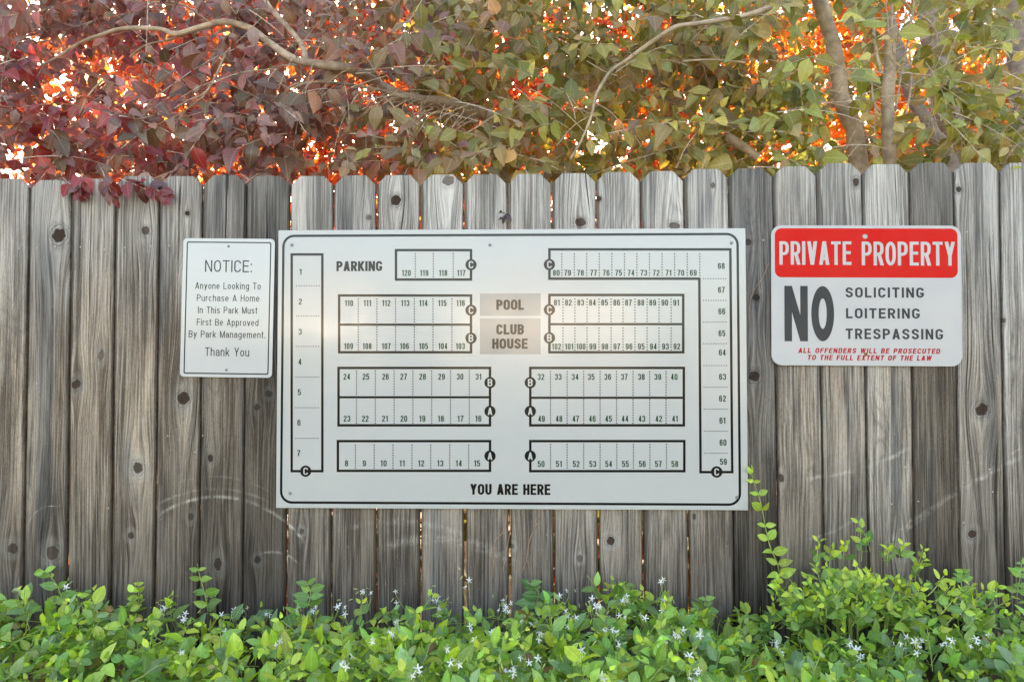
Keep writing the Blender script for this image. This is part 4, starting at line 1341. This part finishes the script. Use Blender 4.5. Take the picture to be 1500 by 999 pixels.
tree_crown(t3, 330, (1080, 1560), (-70, 262), (.15, 1.0), gc, [3, 3, 2.4, 1.6, .9, 1], .068, OLIVE, 4.1, None, thr=.62)

# --- backlit trees beyond
def far_tree(label, x0, x1, y0, y1, n, cols, wts, seed, ztop, tx):
    root = empty('backlit_tree', (float(tx), (y0 + y1) / 2, 0))
    tag(root, label, 'tree', 'sunlit trees farther behind the fence')
    P = []
    while len(P) < n:
        q = rng.random((n, 3)) * np.array([x1 - x0, y1 - y0, ztop - .6]) + np.array([x0, y0, .6])
        cl = vnoise(q, 2.1, seed) * .6 + vnoise(q[:, [1, 0, 2]], 5.3, seed + 2) * .4
        hgt = ztop - .8 + .8 * np.sin(q[:, 0] * 1.9 + seed)
        keep = (cl > .33 + rng.random(n) * .12) & (q[:, 2] < hgt) & ((q[:, 2] > 1.55) | (rng.random(n) < .35))
        P += list(q[keep])
    P = np.array(P[:n])
    tip = rng.normal(size=(n, 3)) + np.array([0, -.2, -.6]); nr = rng.normal(size=(n, 3)) + np.array([0, -.2, .5])
    S = rng.uniform(.065, .11, n)
    px, py, kk = proj(P)
    c = palette(n, cols, wts, .2)
    pl = np.array(root.location)
    merged('foliage', far_tpl, rng.integers(0, 2, n), P - pl, frames(tip, nr), S, c, FAR[0], root)
    m_ = MB()
    zb = ztop * .5
    m_.tube(smooth_path([(0, 0, 0), (.06, .02, zb * .5), (-.05, .0, zb), (.1, .1, ztop * .8)], 4), [.11 - .005 * i for i in range(13)], 8)
    m_.build('trunk', BARKD, root, smooth=True)
    for k_ in range(7):
        b_ = MB(); a = random.uniform(0, 6.3); h_ = random.uniform(.3, .75) * ztop
        e = np.array([math.cos(a) * (x1 - x0) * .4, math.sin(a) * (y1 - y0) * .45, random.uniform(.4, 1.2)])
        b_.tube(smooth_path([(0, 0, h_), np.array([0, 0, h_]) + e * .5 + rng.normal(size=3) * .1, np.array([0, 0, h_]) + e], 4), [.045 - .004 * i for i in range(9)], 6)
        b_.build('branch', BARKD, root, smooth=True)


def added_undergrowth():  # leaf mass added behind the boards to dim the bright gaps
    root = empty('added_undergrowth', (0, .9, 0))
    tag(root, 'low foliage added behind the fence to darken the gaps between boards', 'added_undergrowth')
    nn = 7000
    q = rng.random((nn, 3)) * np.array([5.2, .9, 1.35]) + np.array([-2.6, -.55, .02])
    q = q[vnoise(q, 3.0, 5) + rng.random(nn) * .2 > .45]
    nn = len(q)
    merged('foliage', far_tpl, rng.integers(0, 2, nn), q, frames(rng.normal(size=(nn, 3)), rng.normal(size=(nn, 3))), rng.uniform(.06, .10, nn),
           palette(nn, [(.12, .16, .05), (.22, .16, .06), (.20, .08, .05)], [2, 1, 1]), FAR[0], root)



added_undergrowth()


def distant_trees():
    root = empty('distant_trees', (0, 8.5, 0))
    tag(root, 'far bright mass of foliage filling the gaps between the trees beyond the fence', 'trees')
    nn = 15000
    q = rng.random((nn, 3)) * np.array([15, 2.4, 6.2]) + np.array([-7.5, -1.2, .4])
    q = q[vnoise(q, 1.6, 8) + rng.random(nn) * .25 > .42]
    nn = len(q)
    merged('foliage', far_tpl, rng.integers(0, 2, nn), q, frames(rng.normal(size=(nn, 3)) + np.array([0, 0, -.5]), rng.normal(size=(nn, 3))), rng.uniform(.13, .22, nn),
           palette(nn, [(.50, .24, .12), (.46, .30, .14), (.48, .34, .10), (.40, .14, .08)], [2, 2, 2, 1]), FAR[0], root)


distant_trees()
redc = [(.44, .12, .05), (.34, .07, .05), (.54, .24, .06), (.26, .08, .05), (.50, .18, .12)]
orgc = [(.54, .24, .04), (.52, .34, .05), (.42, .13, .04), (.32, .27, .06), (.48, .12, .05)]
far_tree('sunlit red leaved tree glowing behind the purple tree at left', -4.4, -1.2, 2.6, 5.3, 17000, redc, [3, 3, 2, 3, 2], 1.1, 6.0, -3.0)
far_tree('sunlit red and orange tree glowing behind the middle of the fence', -1.6, 1.3, 2.8, 5.3, 19000, redc, [3, 2, 3, 2, 3], 2.7, 6.0, -.6)
far_tree('sunlit orange leaved tree glowing behind the pale trunks at right', 1.0, 4.4, 2.6, 5.3, 19000, orgc, [3, 2, 3, 1.5, 2], 3.9, 6.0, 3.3)

# ------------------------------------------------------------------ jasmine hedge
jt = [leaf_template(.26, 5, .14, .18, wave=.05), leaf_template(.30, 5, .22, .30), leaf_template(.25, 5, .06, .10, wave=.08), leaf_template(.33, 5, -.06, .28, True)]
jas = empty('star_jasmine_hedge', (.05, -.55, 0))
tag(jas, 'low glossy green jasmine hedge dotted with white star flowers along the fence foot', 'hedge')


def hedge_top(x, y):
    return .530 + .022 * math.sin(x * 3.1 + 1) + .018 * math.sin(x * 7.7 + y * 5) + .02 * math.sin(y * 9 + x * 2) - .03 * max(0, -y - .7)


n = 2900
st, dr = [], []
for i in range(n):
    x = random.uniform(-2.1, 2.2); y = -random.random() ** .85 * 1.02 - .02
    z = hedge_top(x, y) - abs(random.gauss(0, .055)) - .03
    if random.random() < .25: z -= random.uniform(0, .15)
    st.append((x, y, z))
    dr.append((random.gauss(0, .75), random.gauss(-.15, .6) - (.3 if y > -.1 else 0), random.uniform(.05, .9)))
P, Rm, S, I, paths = sprigs(n, st, dr, .11, 3.8, .047, .95, opposite=True, nbias=(0, -.35, .95), njit=.5, sag=.1, tipdown=.12)
ok = (P[:, 1] < -.008) & (P[:, 2] < .63)
ntop = proj(P + Rm[:, :, 1] * S[:, None])
ok &= (P + Rm[:, :, 1] * S[:, None])[:, 1] < -.004
P, Rm, S, I = P[ok], Rm[ok], S[ok], I[ok]
jc = [(.26, .47, .10), (.19, .39, .10), (.35, .57, .09), (.47, .66, .06), (.26, .42, .20)]
c = palette(len(P), jc, [3, 2.5, 2.5, 1.3, 2])
young = (I[:, 1] > .75) & (rng.random(len(P)) < .55)
c[young] = palette(int(young.sum()), [(.50, .68, .08), (.42, .62, .08), (.56, .66, .10)], [2, 2, 1])
S[young] *= .8
S *= np.clip(np.exp(rng.normal(size=len(S)) * .2), .6, 1.3)
c *= np.exp(rng.normal(size=(len(P), 1)) * .22)
dead = rng.random(len(P)) < .02
c[dead] = palette(int(dead.sum()), [(.35, .22, .11), (.42, .36, .12)], [1, 1])
px, py, kk = proj(P)
lit_patch = (rng.random(len(P)) < .5 * np.exp(-((px - 440) / 260) ** 2 - ((py - 950) / 60) ** 2))  # sunlit patch at lower left, put into the leaf colour
c[lit_patch] = palette(int(lit_patch.sum()), [(.52, .70, .10)], [1])
plant_leaves(jas, jt, GREEN, rng.integers(0, 4, len(P)), P, Rm, S, c, 300)
pl = np.array(jas.location)
tw = MB()
for p in paths: tw.tube([np.array([q[0], min(q[1], -.006), q[2]]) - pl for q in p], [.0016 * (1 - .5 * i / len(p)) for i in range(len(p))], 3)
for i in range(140):
    x = random.uniform(-2, 2.1); y = random.uniform(-1, -.06)
    tw.tube([np.array(q) - pl for q in [(x, y, 0), (x + random.gauss(0, .05), y, .2), (x + random.gauss(0, .1), min(y + random.gauss(0, .05), -.02), .43)]], .003, 4)
o = tw.build('stems', STEMG, jas); o['kind'] = 'stuff'

# flowers: five twisted petals on a short tube
FLW = simple('petal_white', (0.80, 0.80, 0.74), .6, var=.05)
BUD = simple('bud_green', (0.42, 0.50, 0.16), .6, var=.2)
m_ = MB()
for q in range(5):
    a = 2 * math.pi * q / 5
    ca, sa = math.cos(a), math.sin(a)
    def rot2(x, y, z): return (x * ca - y * sa, x * sa + y * ca, z)
    m_.add([rot2(*p_) for p_ in [(-.0016, .001, 0), (.0016, .001, 0), (.0032, .008, -.0008), (.0034, .0145, .0006), (.0004, .0142, .0016), (-.0012, .007, .0014)]], [(0, 1, 2, 5), (5, 2, 3, 4)])
m_.tube([(0, 0, 0), (0, 0, -.009)], [.0014, .0009], 5)
fl_me = mesh('flower', m_.v, m_.f); fl_me.materials.append(FLW)
FPX = [(97, 860), (310, 883), (343, 893), (236, 895), (270, 905), (265, 955), (330, 925), (438, 886), (462, 890), (505, 890), (531, 867), (580, 866), (583, 908), (640, 880), (643, 890), (680, 860),
       (690, 925), (720, 926), (655, 950), (660, 970), (738, 880), (740, 887), (765, 900), (779, 915), (790, 925), (830, 863), (832, 903), (870, 885), (878, 890), (915, 905), (912, 877), (968, 852),
       (971, 878), (945, 905), (902, 925), (905, 940), (975, 942), (988, 930), (880, 990), (750, 985), (775, 970), (615, 985), (850, 960), (1025, 930), (1010, 960), (1137, 940), (1144, 955),
       (1245, 935), (1257, 950), (1262, 960), (1320, 942), (1340, 940), (1345, 946), (1385, 940), (1410, 885), (1395, 938), (1430, 935), (1020, 985), (410, 938), (395, 900), (575, 930), (500, 975), (545, 940)]
fl = []
for (a, c_) in FPX:
    for q in range(random.choice((2, 2, 3, 4))):
        a2, c2 = a + random.gauss(0, 7 * (q > 0)), c_ + random.gauss(0, 6 * (q > 0))
        # march along the view ray down to just above the hedge surface
        y = -.03
        best = None
        for yy in np.linspace(-1.2, -.02, 120):
            p = U(a2, c2, yy)
            if p[2] < hedge_top(p[0], p[1]) + .028: best = p; break
        if best is None: best = U(a2, c2, -.04)
        fl.append(best)
for p in fl:
    o = bpy.data.objects.new('flower', fl_me)
    d = Vector((random.gauss(0, .7), random.gauss(-.6, .45), random.gauss(.5, .45))).normalized()
    e = d.to_track_quat('Z', 'Y').to_matrix() @ Matrix.Rotation(random.uniform(0, 6), 3, 'Z')
    o.matrix_local = Matrix.Translation(Vector(p - pl)) @ e.to_4x4() @ Matrix.Scale(random.uniform(.58, .85), 4)
    o.parent = jas; col.objects.link(o)
st_ = MB()
for p in fl:
    q0 = p - pl
    st_.tube(smooth_path([q0, q0 + np.array([random.gauss(0, .006), .004, -.018]), q0 + np.array([random.gauss(0, .015), .006, -.06])], 3), .0008, 4)
o = st_.build('flower_stalks', STEMG, jas); o['kind'] = 'stuff'
m_ = MB()
for i in range(240):
    p = random.choice(fl) + rng.normal(size=3) * np.array([.025, .012, .012])
    d = norm(rng.normal(size=3) + np.array([0, -.4, .8]))
    m_.tube([p - pl, p + d * .008 - pl, p + d * .014 - pl], [.0008, .0016, .0006], 4)
o = m_.build('flower_buds', BUD, jas); o['kind'] = 'stuff'


# upright shoots of the jasmine rising against the boards
def shoot(name, label, pts, ydep, nl, ll, cols, cat='leafy shoot', opp=True, mats=GREEN, tipdown=.1, rad=.0018, group=None):
    P = pxpath(pts, ydep, 6)
    root = empty(name, tuple(float(q) for q in P[0]))
    tag(root, label, cat, group)
    pl_ = np.array(root.location)
    MB().tube([q - pl_ for q in P], [rad * (1 - .6 * i / len(P)) for i in range(len(P))], 5).build('stem', STEMG, root, smooth=True)
    ms = leaf_meshes('leaf', jt, mats[1])
    for i in range(nl):
        f_ = (i + .5) / nl
        j = f_ * (len(P) - 1); a = P[int(j)]; d = norm(P[min(int(j) + 1, len(P) - 1)] - P[int(j)] + 1e-6)
        for sg in ((1, -1) if opp else (random.choice((1, -1)),)):
            tip = d * .5 + np.array([sg * .9, random.uniform(-.5, .0), 0]) + rng.normal(size=3) * .2 + np.array([0, 0, -tipdown])
            if f_ > .9: tip = d + np.array([sg * .3, -.1, 0])
            nr = np.array([0, -.9, .5]) + rng.normal(size=3) * .35
            Rm_ = frames(tip[None], nr[None])[0]; s_ = ll * (1.1 - .55 * f_) * random.uniform(.8, 1.2)
            c_ = palette(1, cols, [1] * len(cols))[0]
            o = bpy.data.objects.new('leaf', random.choice(ms)); M_ = np.eye(4); M_[:3, :3] = Rm_ * s_; M_[:3, 3] = a - pl_
            o.matrix_local = Matrix(M_.tolist()); o.parent = root; o.color = (*[float(q) for q in c_], 1); col.objects.link(o)
    return root


G1 = [(.22, .44, .08), (.17, .36, .08), (.33, .55, .09)]
G2 = [(.42, .62, .08), (.50, .66, .09)]
shoot('climbing_shoot', 'tall thin green shoot climbing past the bottom right corner of the map', [(1143, 850), (1139, 826), (1128, 800), (1121, 770), (1114, 735), (1104, 705), (1100, 690)], -.03, 9, .046, G2)
shoot('leafy_shoot', 'short green shoot rising from the hedge at the far left', [(93, 885), (85, 860), (72, 842), (58, 832)], -.05, 4, .055, G1)
shoot('leafy_shoot', 'bright green shoot rising from the hedge below the notice sign', [(305, 895), (300, 870), (293, 845), (289, 825)], -.05, 4, .050, G1)
shoot('leafy_shoot', 'small yellow green shoot tip just above the hedge between the left boards', [(203, 890), (203, 868), (201, 850)], -.05, 4, .035, G2)
shoot('leafy_shoot', 'leafy shoot standing below the lower left corner of the map', [(450, 890), (455, 868), (447, 850)], -.06, 4, .055, G1)
shoot('leafy_shoot', 'green shoot with dark pointed leaves below the words YOU ARE HERE', [(785, 890), (788, 866), (770, 850)], -.06, 4, .058, [(.12, .30, .09)])
shoot('leafy_shoot', 'green shoot standing below the lower right part of the map', [(930, 890), (925, 868), (912, 852)], -.06, 4, .052, G1)
shoot('leafy_shoot', 'upright shoot with yellow tip just left of the small leaved shrub', [(1028, 925), (1030, 895), (1036, 870)], -.06, 5, .048, G1)
shoot('leafy_shoot', 'green shoot near the right end of the hedge', [(1410, 880), (1408, 850), (1412, 832)], -.05, 5, .042, G1)
shoot('leafy_shoot', 'green shoot at the right edge of the picture', [(1490, 870), (1494, 845), (1498, 815)], -.05, 5, .042, G1)

# --- small leaved shrub at right
sb = empty('small_leaf_shrub', tuple(U(1250, 860, -.12) * np.array([1, 1, 0])))
tag(sb, 'small leaved yellow green shrub growing against boards below the private property sign', 'shrub')
st, dr = [], []
for i in range(125):
    px = random.uniform(1150, 1470) if i % 2 else random.gauss(1250, 45); top = 860 + abs(px - 1250) * .14 + 14 * math.sin(px * .06)
    py = random.uniform(top, 925); y = random.uniform(-.26, -.04)
    st.append(U(px, py, y)); dr.append((random.gauss((px - 1245) / 160, .5), random.gauss(-.2, .3), random.uniform(.5, 1.2)))
for (a, c_) in ((1195, 838), (1215, 830), (1262, 822), (1275, 808), (1318, 822), (1300, 830), (1235, 830), (1340, 850)):
    st.append(U(a, c_, -.1)); dr.append((random.gauss(0, .2), -.1, 1))
n = len(st)
P, Rm, S, I, paths = sprigs(n, st, dr, .08, 4, .036, .9, opposite=True, nbias=(0, -.7, .7), njit=.5, sag=0, tipdown=0)
tipy = (P + Rm[:, :, 1] * S[:, None])[:, 1]
ok = (P[:, 1] < -.008) & (tipy < -.004)
P, Rm, S, I = P[ok], Rm[ok], S[ok], I[ok]
c = palette(len(P), [(.20, .38, .10), (.16, .33, .09), (.27, .45, .10)], [2, 2, 1])
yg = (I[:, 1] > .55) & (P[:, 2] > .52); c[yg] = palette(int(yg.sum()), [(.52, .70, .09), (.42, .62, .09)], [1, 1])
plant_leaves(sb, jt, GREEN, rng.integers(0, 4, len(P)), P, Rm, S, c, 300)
pl = np.array(sb.location); tw = MB()
for p in paths: tw.tube([np.array([q[0], min(q[1], -.006), q[2]]) - pl for q in p], .0012, 3)
for q in range(12):
    e = U(random.gauss(1245, 40), 900, -.12)
    tw.tube([(0, 0, 0), (e[0] - pl[0]) * np.array([.5, 0, 0]) + np.array([0, 0, .2]), e - pl], .003, 4)
o = tw.build('stems', STEMG, sb); o['kind'] = 'stuff'

# --- odd bits on the fence
st = [U(738, 312, -.012)]
P, Rm, S, I, paths = sprigs(1, st, [(.0, -.6, -.3)], .03, 6, .028, 1.0, nbias=(0, -1, .3), njit=.3, tipdown=.1)
sg = empty('dark_sprig', tuple(float(q) for q in st[0])); tag(sg, 'tiny dark purple leaf sprig poking through the fence above the map', 'leaf sprig')
ms = leaf_meshes('leaf', tree_tpl, PLUM[1])
for i in range(len(P)):
    o = bpy.data.objects.new('leaf', ms[i % 4]); M_ = np.eye(4); M_[:3, :3] = Rm[i] * S[i]; M_[:3, 3] = P[i] - np.array(sg.location)
    o.matrix_local = Matrix(M_.tolist()); o.parent = sg; o.color = (.05, .02, .03, 1); col.objects.link(o)
DRY = simple('dry_tendril_bark', (0.34, 0.22, 0.15), .8, var=.25, scale=60)
for lab, pts, w_ in (('thin dry tendril hanging under the map, leftmost of three', [(737, 742), (739, 762), (736, 780), (725, 792), (723, 815), (722, 845)], 1.3),
                     ('thin dry tendril hanging under the map, the middle one across a gap', [(748, 742), (748, 765), (746, 785), (740, 815), (736, 842)], 1.2),
                     ('thin forked dry tendril hanging under the map, rightmost of three', [(790, 742), (789, 762), (776, 790), (771, 820), (765, 836)], 1.5)):
    Pq = pxpath(pts, -.006, 5); r0 = empty('dry_tendril', tuple(float(q) for q in Pq[0])); tag(r0, lab, 'tendril', 'dry tendrils hanging under the map')
    q0 = np.array(r0.location); MB().tube([q - q0 for q in Pq], w_ / 900, 5).build('stem', DRY, r0, smooth=True)
    if 'forked' in lab:
        Pq = pxpath([(771, 818), (774, 826), (777, 834)], -.006, 4); MB().tube([q - q0 for q in Pq], .0009, 5).build('fork', DRY, r0, smooth=True)
Pq = pxpath([(1126, 385), (1118, 405), (1103, 428), (1098, 450), (1097, 475)], -.005, 5)
r0 = empty('dry_tendril', tuple(float(q) for q in Pq[0])); tag(r0, 'pale dry tendril curving down the board between the map and red sign', 'tendril')
MB().tube([q - Pq[0] for q in Pq], .0010, 5).build('stem', DRY, r0, smooth=True)

# ------------------------------------------------------------------ homes across the lane (seen as reflections in the signs)
HW = simple('painted_siding', (0.80, 0.78, 0.72), .6, var=.05)
ROOFM = simple('shingle_grey', (0.16, 0.15, 0.14), .9, var=.3, scale=30)
GLS = simple('window_glass', (0.03, 0.04, 0.05), .08, var=.1)


def home(label, x0, x1, y1, h):
    r0 = empty('mobile_home', ((x0 + x1) / 2, y1, 0)); tag(r0, label, 'mobile home', 'mobile homes across the lane')
    hw = (x1 - x0) / 2
    n = int(h / .22)
    wl = MB()
    for i in range(n): wl.add([(-hw, 0, .3 + i * h / n), (hw, 0, .3 + i * h / n), (hw, -.02, .3 + (i + 1) * h / n), (-hw, -.02, .3 + (i + 1) * h / n)], [(3, 2, 1, 0)])
    wl.box(-hw, hw, -9, -.025, 0, h + .3)
    wl.build('wall', HW, r0)
    rf = MB(); rf.add([(-hw - .3, .3, h + .3), (hw + .3, .3, h + .3), (0, .3, h + 1.0), (-hw - .3, -9.3, h + .3), (hw + .3, -9.3, h + .3), (0, -9.3, h + 1.0)],
                      [(0, 1, 2), (5, 4, 3), (0, 2, 5, 3), (2, 1, 4, 5), (1, 0, 3, 4)])
    rf.build('roof', ROOFM, r0)
    for wx in (-hw * .5, hw * .55):
        f_ = MB().box(wx - .5, wx + .5, .0, .05, 1.4, 2.3).build('window', HW, r0)
        MB().box(wx - .42, wx + .42, .052, .06, 1.48, 2.22).build('pane', GLS, f_)


home('cream mobile home with gabled roof across the lane, facing the middle of the map', -2.8, 3.7, -22, 3.4)
home('narrow cream mobile home across the lane, facing the left end of the map', -9.0, -5.4, -22.5, 3.4)
home('cream mobile home across the lane, facing the private property sign', 9.0, 15.0, -23, 3.2)
HED = simple('clipped_hedge', (0.05, 0.09, 0.03), .9, var=.4, scale=6)
for lab, x0, x1 in (('dark clipped hedge in front of the middle mobile home', -4.6, 4.8), ('dark clipped hedge in front of the left mobile home', -9.6, -4.8)):
    hb = empty('clipped_hedge', ((x0 + x1) / 2, -19, 0)); tag(hb, lab, 'hedge', 'clipped hedges across the lane')
    nn = 5000
    q = rng.random((nn, 3)) * np.array([x1 - x0, 1.0, 1.5]) + np.array([-(x1 - x0) / 2, -.5, .02])
    merged('foliage', far_tpl, rng.integers(0, 2, nn), q, frames(rng.normal(size=(nn, 3)), rng.normal(size=(nn, 3))), rng.uniform(.10, .18, nn), palette(nn, [(.05, .09, .03), (.07, .12, .04)], [1, 1]), GREEN[0], hb)
